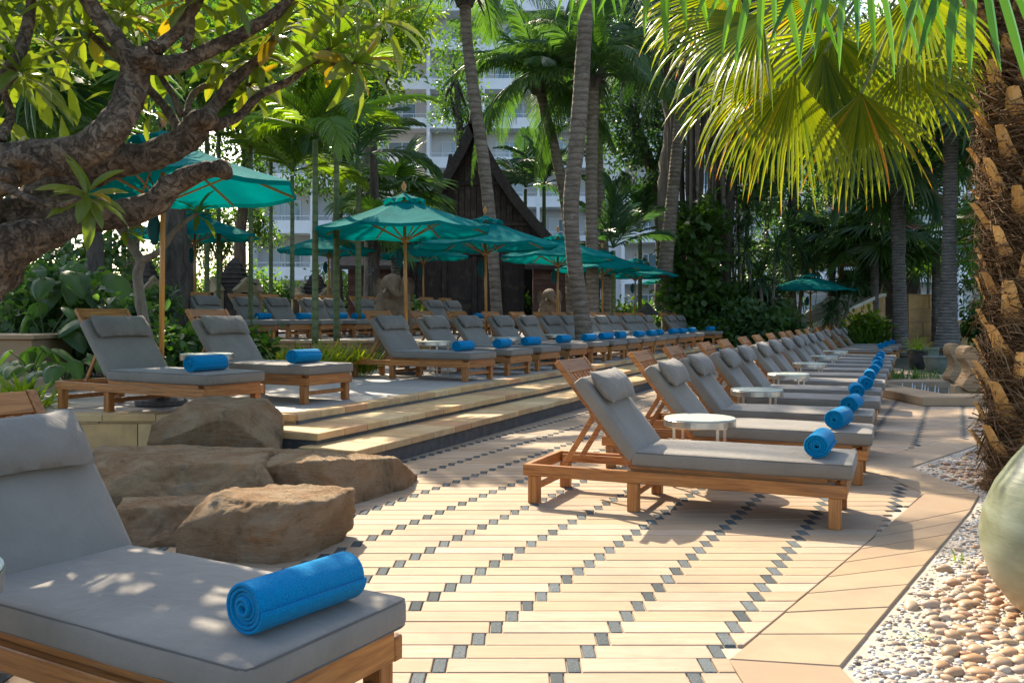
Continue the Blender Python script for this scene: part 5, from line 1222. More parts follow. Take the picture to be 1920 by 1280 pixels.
#areca(742, 560, 30, 330, 'small palm above the boarded outbuilding', 9, 2.6, 0.09, FM=ARECD)
areca(1020, 470, 38, 350, 'small feathery palm right of the steep gable', 10, 2.6, 0.09, FM=ARECD)
areca(985, 470, 40, 355, 'small feathery palm in the gap beside the gable and the hotel', 9, 2.4, 0.09, FM=ARECD)
areca(1150, 620, 27, 470, 'low feathery palm behind the terrace parasols', 10, 2.0, 0.08, FM=ARECD)
areca(1200, 620, 33, 440, 'low feathery palm right of the thick ringed trunk', 10, 2.5, 0.08, FM=ARECD)
areca(410, 560, 20, 250, 'slim palm with bright fronds above the upper terrace', 11, 2.2, 0.05)
areca(470, 600, 19, 215, 'slim palm with bright fronds over the small left parasol', 11, 2.2, 0.05)
for k, px in enumerate((165, 205, 232, 340, 388)): areca(px, 590, 21 + k * 0.8, 120 + 30 * (k % 3), ['slim stem at the far left behind the planter', 'slim stem right of the planter shrubs', 'slim stem behind the forked grey sapling', 'slim stem right of the big orange pole', 'slim stem above the small left parasol'][k], 9, 2.4, 0.07, FM=ARECD if k % 2 else AREC)

# ---- fan palms
def fan_mesh(name, mat, seed=0, nseg=38, spread=300, Lr=1.0, split=0.45, droop=0.35, wid=1.0, tipcol=1.0):
    """a round pleated palm leaf, its tips split and drooping; hub at the origin, midline along +X, upper face +Z"""
    rd = random.Random(seed); V = []; F = []; T = []; da = R(spread) / nseg
    for k in range(nseg):
        a = -R(spread) / 2 + (k + 0.5) * da; l = Lr * (0.80 + 0.20 * math.cos(a * 0.55)) * rd.uniform(0.9, 1.06); dr = droop * rd.uniform(0.6, 1.5); yaw = rd.uniform(-0.03, 0.03); tt = min(0.84, max(0, 0.5 + rd.gauss(0, 0.22)))
        st = [(0.03, 1.0), (0.25, 1.0), (split, 1.0), (split + 0.2, 0.80), (0.86, 0.42), (0.96, 0.18), (1.0, 0.0)]; b = len(V); n = len(st)
        for i, (s, w) in enumerate(st):
            hw = min(s, split + 0.05) * l * math.tan(da / 2) * w * wid if s <= split else split * l * math.tan(da / 2) * w * wid
            aa = a + yaw * max(0, s - split) * 4; c = Vector((math.cos(aa) * s * l, math.sin(aa) * s * l, -dr * l * max(0, s - 0.25) ** 2 * 1.3 + 0.02 * s)); sd = Vector((-math.sin(aa), math.cos(aa), 0)) * hw; up = Vector((0, 0, hw * 0.75))
            V += [tuple(c - sd - up), tuple(c + up * 0.5), tuple(c + sd - up)]; tc = tt + (1 - tt) * tipcol * max(0, (s - 0.90) / 0.10); T += [tc] * 3
        for i in range(n - 1): q = b + 3 * i; F += [(q, q + 1, q + 4, q + 3), (q + 1, q + 2, q + 5, q + 4)]
    return mesh(name, V, F, MT[mat], False, T)
FANY = [fan_mesh('fan_leaf', 'fan_leaf', 3 + k, 44, 290, 1.0, 0.42, 0.30 + 0.12 * k, 0.95) for k in range(3)]
FANG = [fan_mesh('fan_leaf', 'palm_leaf', 13 + k, 34, 270, 1.0, 0.5, 0.35, 1.0, 0.2) for k in range(3)]
FAND = [fan_mesh('fan_leaf', 'palm_dark', 23 + k, 34, 270, 1.0, 0.5, 0.35, 1.0, 0.0) for k in range(3)]
FANT = [fan_mesh('fan_leaf', 'fan_top', 33 + k, 30, 250, 1.0, 0.40, 0.35, 1.0, 0.1) for k in range(2)]
def orient(x, z):
    x = Vector(x).normalized(); z = Vector(z); z = (z - x * z.dot(x)).normalized(); y = z.cross(x)
    return Matrix((x, y, z)).transposed().to_4x4()
def put_fan(r, hub, direction, normal, L, FM, stem_from=None, k=None, sm='bamboo', sr=0.012):
    o = link('fan_leaf', FM[(k if k is not None else random.randrange(99)) % len(FM)], r); o.matrix_local = Matrix.Translation(Vector(hub)) @ orient(direction, normal) @ Matrix.Diagonal((L, L, L, 1))
    if stem_from is not None:
        a, b = Vector(stem_from), Vector(hub); m_ = a.lerp(b, 0.5) + Vector((0, 0, (b - a).length * 0.10)); st = MB(); st.add(*ptube([(a, sr * 1.8), (m_, sr * 1.2), (b, sr)], 5, seg=6)); so = st.obj('leaf_stalk', MT[sm], r, smooth=True)
def fan_palm(path, rad, label, n, Lf, stalk, FM, bark='bark_grey', name='fan_palm', el=(-20, 75), group='fan palms', trunk=True, a0=0):
    r = empty(name, (0, 0, 0), 0, label, 'palm tree', group)
    if trunk:
        pts = catmull([tuple(p) + (q,) for p, q in zip(path, rad)], 14); m = MB(); m.add(*tube([q[:3] for q in pts], [float(q[3]) * (1 + 0.06 * (i % 2)) for i, q in enumerate(pts)], 14, rough=0.12, nscale=5)); m.obj('trunk', MT[bark], r, smooth=True)
    c = Vector(path[-1])
    for i in range(n):
        az = a0 + i * 2.39996; f = i / max(1, n - 1); e = R(el[1] + (el[0] - el[1]) * f + random.uniform(-8, 8)); d = Vector((math.cos(az) * math.cos(e), math.sin(az) * math.cos(e), math.sin(e)))
        hub = c + d * stalk * random.uniform(0.85, 1.15); fd = (d * 0.9 + Vector((0, 0, -0.55))).normalized(); nn = Vector((0, 0, 1)) + d * 0.6
        put_fan(r, hub, fd, nn, Lf * random.uniform(0.85, 1.1), FM, c)
    return r
fan_palm([W(1688, 668, 28.5), W(1687, 560, 28.5), W(1685, 480, 28.5), W(1684, 395, 28.5), W(1683, 300, 28.5)], [.25, .20, .195, .21, .21], 'grey-brown fan palm trunk left of a pair beyond the patio', 20, 1.5, 1.5, FAND, el=(-45, 60))
fan_palm([W(1775, 655, 25.5), W(1777, 590, 25.5), W(1779, 500, 25.5), W(1780, 420, 25.5), W(1782, 300, 25.5), W(1783, 180, 25.5)], [.36, .25, .20, .18, .19, .20], 'rough grey fan palm trunk right of a pair with a flared foot', 18, 1.5, 1.6, FAND, el=(-40, 60))
for px, py, Y, lab, n, L_ in ((1640, 455, 33, 'low fan palm with pale-edged leaves left of the grey trunks', 18, 1.5), (1755, 470, 33, 'low fan palm between the two grey trunks', 14, 1.3), (1560, 470, 36, 'fan palm in the shade behind the lone parasol', 15, 1.5), (742, 385, 27, 'low fan palm behind the parasol with sun on its crown', 18, 1.25), (700, 440, 24, 'small fan palm left of the sunlit parasol', 14, 0.8)):
    fan_palm([W(px, 640, Y), W(px, (640 + py) / 2, Y), W(px, py, Y)], [.16, .14, .14], lab, n, L_, 1.1 if L_ > 1 else 0.8, FAND if px == 1560 else FANG, el=(-15, 75))
for px, py, Y, lab in ((130, 60, 9.5, 'fan palm with broad split leaves behind the upper frangipani branches'), (95, 190, 10.5, 'fan palm with hanging split leaves at the left edge')):
    fan_palm([W(-190, 760, Y), W(-150, 400, Y), W(px, py, Y)], [.10, .08, .06], lab, 16, 0.85, 0.8, FANG, el=(-35, 70))

# ---- the big rough palm at the right edge
BPX, BPY = 3.74, 6.55
bp = empty('rough_trunk_palm', (0, 0, 0), 0, 'massive palm at the right edge, its brown fibrous trunk studded with cut leaf stubs', 'palm tree')
MT['fiber'] = barkmat('dark_trunk_fibre', (0.07, 0.036, 0.015), (0.20, 0.11, 0.045), (0.36, 0.22, 0.10), (1, 1, 9), 14, 1.0, 0.03)
MT['stub'] = woodmat('cut_leaf_stub', (0.36, 0.17, 0.05), (0.64, 0.36, 0.11), (0.74, 0.47, 0.18), (9, 9, 1.2), 0.75)
MT['strand'] = simple('pale_fibre_strands', (0.14, 0.08, 0.04), (0.34, 0.22, 0.12), 12, 0.9)
m = MB(); pts = []; Nn = 60
for i in range(Nn):
    z = -0.05 + 4.6 * i / (Nn - 1); pts.append((Vector((BPX + 0.05 * math.sin(z * 0.8) - 0.03 * z, BPY, z)), (0.235 if z > 0.5 else 0.235 + 0.08 * (0.5 - z)) - 0.008 * z))
m.add(*tube([p for p, _ in pts], [r_ * (1 + 0.06 * (i % 2)) for i, (_, r_) in enumerate(pts)], 40, rough=0.22, nscale=9)); m.obj('trunk', MT['fiber'], bp, smooth=True)
def tc(z): return Vector((BPX + 0.05 * math.sin(z * 0.8) - 0.03 * z, BPY, z))
n = 0
for i in range(128):
    z = 0.12 + i * 0.033; az = i * 2.39996 + random.uniform(-.1, .1); rr = 0.262 - 0.008 * z
    d = Vector((math.cos(az), math.sin(az), 0)); sd = Vector((-d.y, d.x, 0)); c = tc(z) + d * rr; ln = random.uniform(0.20, 0.32); w = random.uniform(0.048, 0.064); flare = random.uniform(0.25, 0.6); V = []; F = []
    for j, (t, ww, out) in enumerate(((0, 1.75, -0.035), (0.25, 1.35, 0.005), (0.55, 0.98, 0.03 + 0.10 * flare * 0.5), (0.85, 0.80, 0.03 + 0.24 * flare * 0.55), (1.0, random.uniform(0.5, 0.78), 0.03 + 0.32 * flare * 0.6))):
        p = c + Vector((0, 0, t * ln)) + d * out; q = 0.022
        V += [tuple(p - sd * w * ww), tuple(p + d * q * 0.9 - sd * w * ww * 0.5), tuple(p + d * q * 1.2), tuple(p + d * q * 0.9 + sd * w * ww * 0.5), tuple(p + sd * w * ww), tuple(p - d * q * 0.6)]
    for j in range(4):
        for k in range(6): k2 = (k + 1) % 6; F.append((j * 6 + k, j * 6 + k2, (j + 1) * 6 + k2, (j + 1) * 6 + k))
    F.append(tuple(24 + k for k in range(6))); F.append(tuple(reversed(range(6)))); link('leaf_stub', mesh('leaf_stub', V, F, MT['stub']), bp)
def strands(n, zlo, zhi, lr, mt, name, rad=(0.26, 0.31), thick=0.0028, out=0.10):
    VV = []; FF = []; T = []; o = 0
    for _ in range(n):
        z = random.uniform(zlo, zhi); az = random.uniform(2.2, 6.0); d = Vector((math.cos(az), math.sin(az), 0)); sd = Vector((-d.y, d.x, 0)); a = random.choice((-1, 1)) * random.uniform(0.4, 1.5)
        dr = (sd * math.sin(a) + Vector((0, 0, 1)) * math.cos(a) * random.choice((-1, 1))); l = random.uniform(*lr); r0 = random.uniform(*rad); c = tc(z) + d * r0; w = thick * random.uniform(0.6, 1.6); bulge = random.uniform(0, out)
        P = [c, c + dr * l * 0.33 + d * bulge, c + dr * l * 0.66 + d * bulge * 0.9 + Vector((0, 0, -l * 0.08)), c + dr * l + d * bulge * random.uniform(-0.2, 1.2) + Vector((0, 0, -l * 0.25))]
        for p in P: VV += [tuple(p - sd * w * 0.6 - Vector((0, 0, w))), tuple(p + sd * w * 0.6 + Vector((0, 0, w))), tuple(p + d * w)]
        for j in range(3):
            for k in range(3): k2 = (k + 1) % 3; FF.append((o + j * 3 + k, o + j * 3 + k2, o + j * 3 + 3 + k2, o + j * 3 + 3 + k))
        o += 12
    return tag(link(name, mesh(name, VV, np.array(FF), MT[mt]), bp), kind='stuff')
strands(5600, 0.0, 4.4, (0.10, 0.38), 'fiber', 'dark_fibres', (0.225, 0.262), 0.0035, 0.025)
strands(2600, 0.0, 4.4, (0.06, 0.30), 'strand', 'pale_fibres', (0.235, 0.275), 0.0022, 0.09)
crown = tc(4.5)
# fan leaves whose ribbons hang under their own weight
def hang_fan(r, hub, direction, normal, L, mt, nseg=34, spread=190, split=0.36, grav=2.2, wid=1.0, stem_from=None, seed=0, sr=0.011):
    rd = random.Random(seed); M = orient(direction, normal).to_3x3(); V = []; F = []; T = []; da = R(spread) / nseg; hub = Vector(hub)
    for k in range(nseg):
        a = -R(spread) / 2 + (k + 0.5) * da; l = L * (0.86 + 0.14 * math.cos(a)) * rd.uniform(0.88, 1.08); d = M @ Vector((math.cos(a), math.sin(a), 0)); n = M @ Vector((0, 0, 1)); p = hub + n * 0.0
        yaw = Vector((rd.uniform(-1, 1), rd.uniform(-1, 1), 0)) * 0.35; tt = min(0.84, max(0.02, 0.45 + rd.gauss(0, 0.2))); N = 14; b = len(V); g = grav * rd.uniform(0.6, 1.5); wf = split * l * math.tan(da / 2) * wid; tw = rd.uniform(-0.9, 0.9)
        for i in range(N + 1):
            s_ = i / N; w = s_ * l * math.tan(da / 2) * wid if s_ < split else wf * (1.12 - 0.12 * s_) * min(1, ((1 - s_) / 0.30) ** 0.75)
            sd = d.cross(n)
            if sd.length < 1e-3: sd = Vector((1, 0, 0))
            sd.normalize(); nn = sd.cross(d).normalized(); ang = tw * max(0, s_ - split); sd2 = sd * math.cos(ang) + nn * math.sin(ang); f_ = 0.75 if s_ < split + 0.1 else 0.45
            V += [tuple(p - sd2 * w - nn * w * f_), tuple(p + nn * w * 0.4), tuple(p + sd2 * w - nn * w * f_)]; tc_ = tt + (1 - tt) * max(0, (s_ - 0.9) / 0.1) * (0.9 if rd.random() < 0.8 else 0); T += [tt if s_ < 0.9 else tc_] * 3
            ds = l / N; p = p + d * ds
            if s_ > split * 0.7: d = (d + (Vector((0, 0, -1)) * g + yaw) * ds * max(0.2, (s_ - split * 0.7) * 2.2)).normalized()
        for i in range(N): q = b + 3 * i; F += [(q, q + 1, q + 4, q + 3), (q + 1, q + 2, q + 5, q + 4)]
    link('fan_leaf', mesh('fan_leaf', V, F, MT[mt], False, T), r)
    if stem_from is not None:
        a_, b_ = Vector(stem_from), hub; m_ = a_.lerp(b_, 0.5) + Vector((0, 0, (b_ - a_).length * 0.12)); st = MB(); st.add(*ptube([(a_, sr * 1.8), (m_, sr * 1.2), (b_, sr)], 6, seg=6)); st.obj('leaf_stalk', MT['bamboo'], r, smooth=True)
for k, (px, py, Y, dx, dz, L, nrm, sp) in enumerate((
        (1490, 140, 5.7, -0.12, -1.0, 0.82, (0.15, -1, 0.4), 105), (1450, 120, 5.9, -0.65, -0.75, 0.80, (0.1, -1, 0.6), 85), (1545, 100, 6.1, 0.12, -1.0, 0.9, (0.1, -1, 0.4), 80), (1430, 30, 5.6, -0.85, -0.50, 0.80, (0.0, -1, 0.9), 130), (1615, 175, 5.9, 0.08, -1.0, 0.74, (-0.1, -1, 0.4), 125), (1560, 60, 6.2, -0.20, -0.90, 0.82, (0.1, -1, 0.7), 170),
        (1700, 120, 6.1, 0.45, -0.85, 0.60, (-0.3, -1, 0.6), 170), (1540, -10, 6.6, -0.5, -0.8, 0.80, (-0.2, -1, 0.6), 150), (1760, 60, 6.4, 0.3, -0.9, 0.50, (0.2, -1, 0.6), 150), (1660, 30, 6.6, 0.1, -1.0, 0.72, (0.1, -1, 0.7), 170), (1380, -20, 6.3, -0.7, -0.7, 0.80, (0.1, -1, 0.8), 130), (1480, 60, 6.8, -0.5, -0.8, 0.85, (0.1, -1, 0.7), 140), (1720, -20, 6.0, 0.2, -1, 0.75, (0.1, -1, 0.6), 140), (1640, 130, 6.9, 0.3, -0.8, 0.7, (0.1, -1, 0.6), 150))):
    hang_fan(bp, W(px, py, Y), (dx, -0.12, dz), nrm, L * 1.04, 'fan_leaf', 27, sp * 0.9, 0.36, 3.0, 1.05, crown + Vector((-0.05, -0.1, 0)), k)
for k, (px, Y, dz, ln) in enumerate(((1990, 6.9, -0.2, 0.9), (1840, 7.6, 0.3, 0.9), (1700, 8.2, 0.1, 0.9))):
    put_fan(bp, W(px, -90, Y), ((px - 1880) / 300, 0.3, dz), (0, -0.4, 1), ln, FANY, crown, k)
np_ = empty('overhanging_palm', (0, 0, 0), 0, 'green palm fronds hanging into the top right of the picture, close to the camera', 'palm tree')
link('trunk', mesh('trunk', *tube([Vector((4.2, 3.2, -0.05)), Vector((4.15, 3.2, 1.5)), Vector((4.0, 3.25, 3.6))], [0.16, 0.14, 0.13], 14, rough=0.1), MT['bark_grey'], True), np_)
for k, (px, py, Y, dx, ln, sp) in enumerate(((1250, -180, 3.9, -0.35, 0.66, 110), (1440, -150, 3.7, -0.2, 0.62, 90), (1610, -190, 3.5, 0.0, 0.70, 80), (1830, -170, 3.3, 0.15, 0.70, 100), (1110, -150, 4.3, -0.2, 0.55, 70))):
    hang_fan(np_, W(px, py, Y), (dx, -0.15, -1), (0.05, -1, 0.4), ln, 'fan_top', 10, sp, 0.25, 2.0, 1.15, Vector((4.0, 3.25, 3.6)), 50 + k, 0.010)

# ---- frangipani in the left foreground
fr = empty('frangipani_tree', (0, 0, 0), 0, 'old frangipani tree with thick gnarled leaning branches over the left foreground', 'tree')
def br(pts, rpx, Y=5.0, name='branch', knots=True, mat='bark_frangi', parent=fr, n=7, seg=14):
    P = []
    for i, q in enumerate(pts):
        yy = q[2] if len(q) > 2 else Y; rr = rpx[i] if hasattr(rpx, '__len__') else rpx
        P.append((W(q[0], q[1], yy), rr / FPX * yy))
    m = MB(); m.add(*ptube(P, 14, seg=20 if max(p[1] for p in P) > .04 else 10, rough=0.20, nscale=10)); return m.obj(name, MT[mat], parent, smooth=True), P
br([(-330, 960, 5.2), (-240, 700, 5.1), (-110, 560, 5.0), (-10, 468, 4.9), (60, 412, 4.9), (160, 400, 5.0)], [110, 95, 82, 66, 52, 36], name='trunk')
br([(-110, 560, 4.9), (-60, 440, 4.7), (-30, 340, 4.6), (60, 300, 4.6), (150, 285, 4.7), (215, 235, 4.7), (248, 165, 4.8), (255, 115, 4.8)], [60, 52, 44, 38, 34, 31, 28, 25])
br([(50, 415, 4.9), (120, 345, 5.1), (200, 305, 5.2), (290, 290, 5.2), (345, 262, 5.2), (378, 228, 5.2), (400, 232, 5.2)], [48, 40, 33, 28, 26, 24, 13])
br([(130, 405, 5.0), (220, 400, 5.1), (285, 385, 5.2), (325, 345, 5.2), (375, 322, 5.2), (412, 318, 5.2)], [34, 26, 24, 21, 17, 14])
br([(-140, 640, 4.6), (-60, 560, 4.5), (0, 470, 4.5), (70, 445, 4.6), (140, 420, 4.8)], [50, 46, 44, 34, 20], name='root_limb')
br([(255, 118, 4.8), (225, 80, 4.8), (185, 30, 4.8), (135, -40, 4.8)], [20, 16, 15, 13])
br([(258, 112, 4.8), (300, 86, 4.9), (340, 50, 4.9), (375, -10, 4.9), (390, -60, 4.9)], [18, 14, 12, 11, 9])
br([(262, 118, 4.8), (320, 122, 4.9), (380, 100, 5.0), (450, 66, 5.1), (510, 30, 5.1), (560, -20, 5.2)], [20, 17, 15, 13, 11, 9])
br([(348, 92, 4.9), (358, 40, 4.9), (352, -20, 4.9)], [10, 8, 7])
br([(375, 230, 5.2), (405, 195, 5.3), (440, 150, 5.3), (480, 115, 5.4), (520, 65, 5.4)], [17, 13, 12, 9, 6])
br([(400, 236, 5.2), (450, 216, 5.3), (485, 180, 5.3), (545, 150, 5.4), (585, 115, 5.4), (620, 90, 5.4)], [13, 9, 8, 7, 6, 4])
br([(335, 240, 5.2), (300, 190, 5.3), (262, 150, 5.3), (215, 105, 5.4), (165, 60, 5.4)], [9, 8, 7, 7, 6])
br([(340, 215, 5.2), (325, 180, 5.3), (300, 140, 5.4), (296, 110, 5.4)], [7, 6, 5, 4])
br([(345, 262, 5.2), (360, 180, 5.5), (420, 150, 5.6), (470, 160, 5.6)], [8, 6, 5, 4])
br([(585, 115, 5.4), (640, 120, 5.4), (668, 118, 5.4)], [5, 4, 3]); br([(0, 262, 4.6), (20, 215, 4.7), (8, 170, 4.7), (30, 140, 4.7)], [12, 8, 7, 5])
br([(0, 345, 4.5), (50, 370, 4.4), (110, 385, 4.3), (150, 372, 4.2)], [10, 7, 5, 4])
br([(-60, 330, 4.6), (-20, 200, 4.7), (40, 90, 4.8), (60, 0, 4.9), (70, -60, 4.9)], [22, 16, 12, 10, 8])
# broken stub ends and knots
for (a, b, Y_, r_) in ((36, 296, 4.45, 17), (50, 300, 4.42, 9), (10, 330, 4.45, 12), (268, 106, 4.7, 16), (385, 222, 5.1, 16), (412, 316, 5.1, 15), (288, 88, 4.8, 9)):
    c = W(a, b, Y_); q = r_ / FPX * Y_; m = MB(); m.add(*ptube([(c + Vector((0, 0.08, 0)), q * 1.15), (c + Vector((0, -0.02, 0.005)), q), (c + Vector((0, -0.045, 0.01)), q * 0.6)], 4, seg=12, rough=0.3, nscale=20)); m.obj('knot', MT['bark_frangi'], fr, smooth=True)
def frangi_leaf(seed):
    rd = random.Random(seed); n = 9; V = []; F = []; T = []; tt = rd.uniform(0.15, 0.75) if seed % 9 != 4 else 0.95; dr = rd.uniform(0.1, 0.5)
    for i in range(n):
        s = i / (n - 1); w = 0.135 * (math.sin(math.pi * (s ** 1.25) * 0.96 + 0.06)) ** 0.8 * (1 if s < 0.99 else 0.1) if s > 0 else 0.012
        z = -dr * s * s + 0.05 * s; up = w * (0.35 + 0.1 * math.sin(s * 20)); V += [(s, -w, z + up), (s, -w * 0.5, z + up * 0.45), (s, 0, z), (s, w * 0.5, z + up * 0.45), (s, w, z + up)]; T += [tt, tt, min(1, tt + 0.1), tt, tt]
    for i in range(n - 1):
        for k in range(4): F.append((i * 5 + k, i * 5 + k + 1, i * 5 + k + 6, i * 5 + k + 5))
    return mesh('leaf', V, F, MT['frangi'], True, T)
FL = [frangi_leaf(k) for k in range(10)]
def rosette(c, axis, n, L, parent=fr, budget=None):
    axis = Vector(axis).normalized(); a = axis.orthogonal().normalized(); b = axis.cross(a)
    for i in range(n):
        t = i * 2.39996 + random.uniform(-.2, .2); f = i / n; op = R(25 + 85 * f + random.uniform(-12, 12)); d = axis * math.cos(op) + (a * math.cos(t) + b * math.sin(t)) * math.sin(op); d.z -= 0.25 * f
        o = link('leaf', FL[random.randrange(10)], parent); Ls = L * random.uniform(0.75, 1.1)
        o.matrix_local = Matrix.Translation(Vector(c) - axis * 0.05 * f) @ orient(d, axis + Vector((0, 0, 0.6))) @ Matrix.Diagonal((Ls, Ls, Ls, 1))
ros = [(165, 362, 4.4, (0.5, -0.5, 0.5), 18, 0.235), (60, -20, 4.9, (0, 0, 1), 12, 0.3), (135, -20, 4.8, (-.2, -.3, 1), 14, 0.30), (40, 130, 4.7, (0.3, -0.2, 1), 14, 0.3), (352, -10, 4.9, (0, -.2, 1), 13, 0.28), (420, -20, 4.9, (0, -.2, 1), 12, 0.28),
       (300, 105, 5.4, (0, -.4, 1), 12, 0.28), (165, 60, 5.4, (-.5, -.3, 1), 14, 0.30), (520, 60, 5.4, (.2, -.5, .8), 15, 0.30), (562, -10, 5.2, (.3, -.3, 1), 14, 0.3), (622, 92, 5.4, (.7, -.4, .4), 15, 0.30), (668, 118, 5.4, (1, -.3, -.1), 15, 0.32), (470, 160, 5.6, (.6, -.5, .2), 14, 0.28), (415, 120, 5.5, (.2, -.7, -.2), 12, 0.26),
       (640, 10, 5.6, (.5, -.3, .7), 14, 0.32), (480, 110, 5.4, (.2, -.5, .5), 11, 0.26), (275, 205, 5.6, (-.2, -.6, .5), 9, 0.22), (230, 20, 5.2, (0, -.4, .8), 14, 0.30), (90, 75, 5.6, (0, -.4, .8), 14, 0.30), (480, -30, 5.5, (0, -.4, .3), 14, 0.30), (720, 40, 5.8, (.5, -.3, .1), 14, 0.32)]
for a, b, Y_, ax, n, L_ in ros: rosette(W(a, b, Y_), ax, n, L_)
V, F, T = crown_leaves([(tuple(W(-160, -120, 5.4)), (1.6, 1.3, 0.9)), (tuple(W(250, -240, 5.6)), (1.5, 1.2, 0.7)), (tuple(W(600, -260, 5.8)), (1.2, 1.2, 0.6))], 2600, 0.26, 0.085, seg=2, clump=10)
tag(link('leaves_beyond', mesh('leaves_beyond', V, F, MT['frangi'], False, np.clip(T, 0, .8)), fr), kind='stuff')
# small grey sapling between the loungers
sp_ = empty('frangipani_sapling', (0, 0, 0), 0, 'forked grey frangipani sapling left of the orange parasol pole', 'tree')
for pts, rr in (([(282, 660), (268, 590), (258, 520), (262, 488), (240, 450), (232, 425)], [11, 10, 9, 9, 7, 6]), ([(262, 490), (300, 470), (330, 430), (372, 398)], [8, 6, 5, 3]), ([(240, 452), (215, 420), (205, 395)], [6, 5, 4])): br(pts, rr, 9.9, parent=sp_, mat='bark_pale', name='trunk' if rr[0] == 11 else 'branch')
for a, b in ((205, 395), (372, 398), (232, 425)): rosette(W(a, b, 9.9), (0, -0.2, 1), 9, 0.3, sp_)
# ================================================================ BACKGROUND TREES AND SHRUBS
tree(860, 40, 0, [(850, 600), (860, 420), (862, 250), (855, 150)], [(860, 95, 0, 1.3, 1.6, 1.9), (852, 180, 1, 1.0, 1.4, 1.4), (885, 230, 0, 1.2, 1.3, 1.4), (835, 215, 0, 0.6, 1.0, 0.7)], 'dark green tree in front of the hotel balconies', count=3600, L=0.22, Wd=0.11, mat='leaf_mid', trunk_r=0.25)
tree(1200, 38, 0, [(1240, 620), (1245, 470), (1225, 330), (1190, 230)], [(1160, 190, 0, 3.2, 3, 2.4), (1230, 130, 1, 3.0, 3, 2.6), (1190, 285, -1, 2.4, 2, 1.6), (1250, 250, 0, 2.2, 2, 2.2), (1170, 90, 2, 3, 2.5, 2)], 'spreading dark tree whose limbs lean over the white hotel', count=16000, L=0.24, Wd=0.11, mat='leaf_dark', bark='bark_dark', trunk_r=0.42)
# banyan with hanging roots
bn = empty('banyan_tree', (0, 0, 0), 0, 'vine-covered banyan with many hanging root trunks at the centre right', 'tree'); YB = 32.0
for k, (p, r_) in enumerate((([(1262, 640), (1258, 500), (1252, 360), (1262, 240), (1250, 100), (1240, -40)], .42), ([(1300, 640), (1298, 480), (1296, 300), (1303, 120), (1310, -40)], .22), ([(1338, 640), (1330, 520), (1345, 380), (1338, 220), (1352, 90), (1360, -40)], .36), ([(1372, 640), (1362, 500), (1370, 360), (1385, 230), (1400, 100)], .2), ([(1318, 620), (1312, 400), (1320, 200), (1316, 40)], .12), ([(1284, 620), (1280, 420), (1276, 200), (1282, 20)], .12), ([(1352, 630), (1358, 430), (1350, 250)], .1))):
    m = MB(); m.add(*ptube([(W(a, b, YB + (k % 3) * 0.7), r_ * (1 - 0.08 * i)) for i, (a, b) in enumerate(p)], 7, seg=12, rough=0.28, nscale=1.8)); m.obj('root_trunk', MT['bark_dark' if k % 2 else 'bark_pale'], bn, smooth=True)
for k in range(26):
    px = 1240 + random.random() * 160; Yk = YB + random.uniform(-1, 2); m = MB(); m.add(*ptube([(W(px, random.uniform(-30, 150), Yk), 0.03), (W(px + random.uniform(-6, 6), 280, Yk), 0.035), (W(px + random.uniform(-8, 8), random.uniform(380, 600), Yk), 0.025)], 6, seg=5, rough=0.2)); m.obj('hanging_root', MT['bark_pale'], bn, smooth=True)
V, F, T = crown_leaves([(tuple(W(1300, 20, YB)), (4.5, 3, 2.2)), (tuple(W(1380, 110, YB)), (3.2, 3, 2.2)), (tuple(W(1440, 240, YB + 1)), (2.4, 3, 3)), (tuple(W(1400, 330, YB)), (1.2, 1.6, 1.8))], 15000, 0.26, 0.12); link('crown', mesh('crown', V, F, MT['leaf_dark'], False, T), bn)
V, F, T = crown_leaves([(tuple(W(1310, 460, YB - .8)), (0.8, 0.7, 1.9)), (tuple(W(1290, 560, YB - .8)), (0.9, 0.8, 1.2)), (tuple(W(1340, 590, YB - .8)), (1.0, 0.8, 1.0)), (tuple(W(1262, 470, YB - .8)), (0.35, 0.5, 1.3))], 4200, 0.30, 0.2, seg=2); link('climbing_vine', mesh('climbing_vine', V, F, MT['leaf_mid'], False, T), bn)
# left background trees
for px, Y, blobs, lab, mt, cnt in (
    (40, 30, [(20, 60, 0, 4, 3, 3.2), (110, 140, 1, 3, 3, 2.4), (-60, 180, 0, 3, 3, 3), (60, 250, 0, 2.6, 2, 1.6), (60, 330, 0, 2.4, 2, 1.4)], 'leafy tree behind the thick branches at the far left', 'leaf_mid', 17000),
    (250, 32, [(240, 40, 0, 4, 3, 2.8), (190, 160, 1, 2.6, 3, 2.2), (320, 130, 0, 2.8, 2, 2.2), (280, 250, 0, 2.4, 2, 1.6), (200, 320, 0, 2.2, 2, 1.3)], 'bushy tree beyond the forked branch at the upper left', 'leaf_bright', 15000),
    (450, 34, [(440, 20, 0, 3.6, 3, 2.6), (400, 130, 0, 2.4, 2.4, 2.2), (500, 110, 1, 2.6, 2.4, 2.0), (440, 240, 0, 2.2, 2, 1.6), (470, 340, 0, 1.6, 2, 1.3)], 'bushy tree beyond the slim palms at the upper left', 'leaf_mid', 13000),
    (630, 36, [(600, 20, 0, 3.0, 3, 2.4), (625, 130, 0, 2.0, 2.4, 2.2), (570, 190, 1, 2.2, 2.2, 1.9), (640, 255, 0, 1.6, 2, 1.6), (610, 320, 0, 1.6, 2, 1.5)], 'dark tree left of the white balconies', 'leaf_dark', 14000)):
    tree(px, Y, 0, [(px + 5, 620), (px, 460), (px + 12, 300), (px, 160)], blobs, lab, count=cnt, L=0.26, Wd=0.12, mat=mt, trunk_r=0.26)
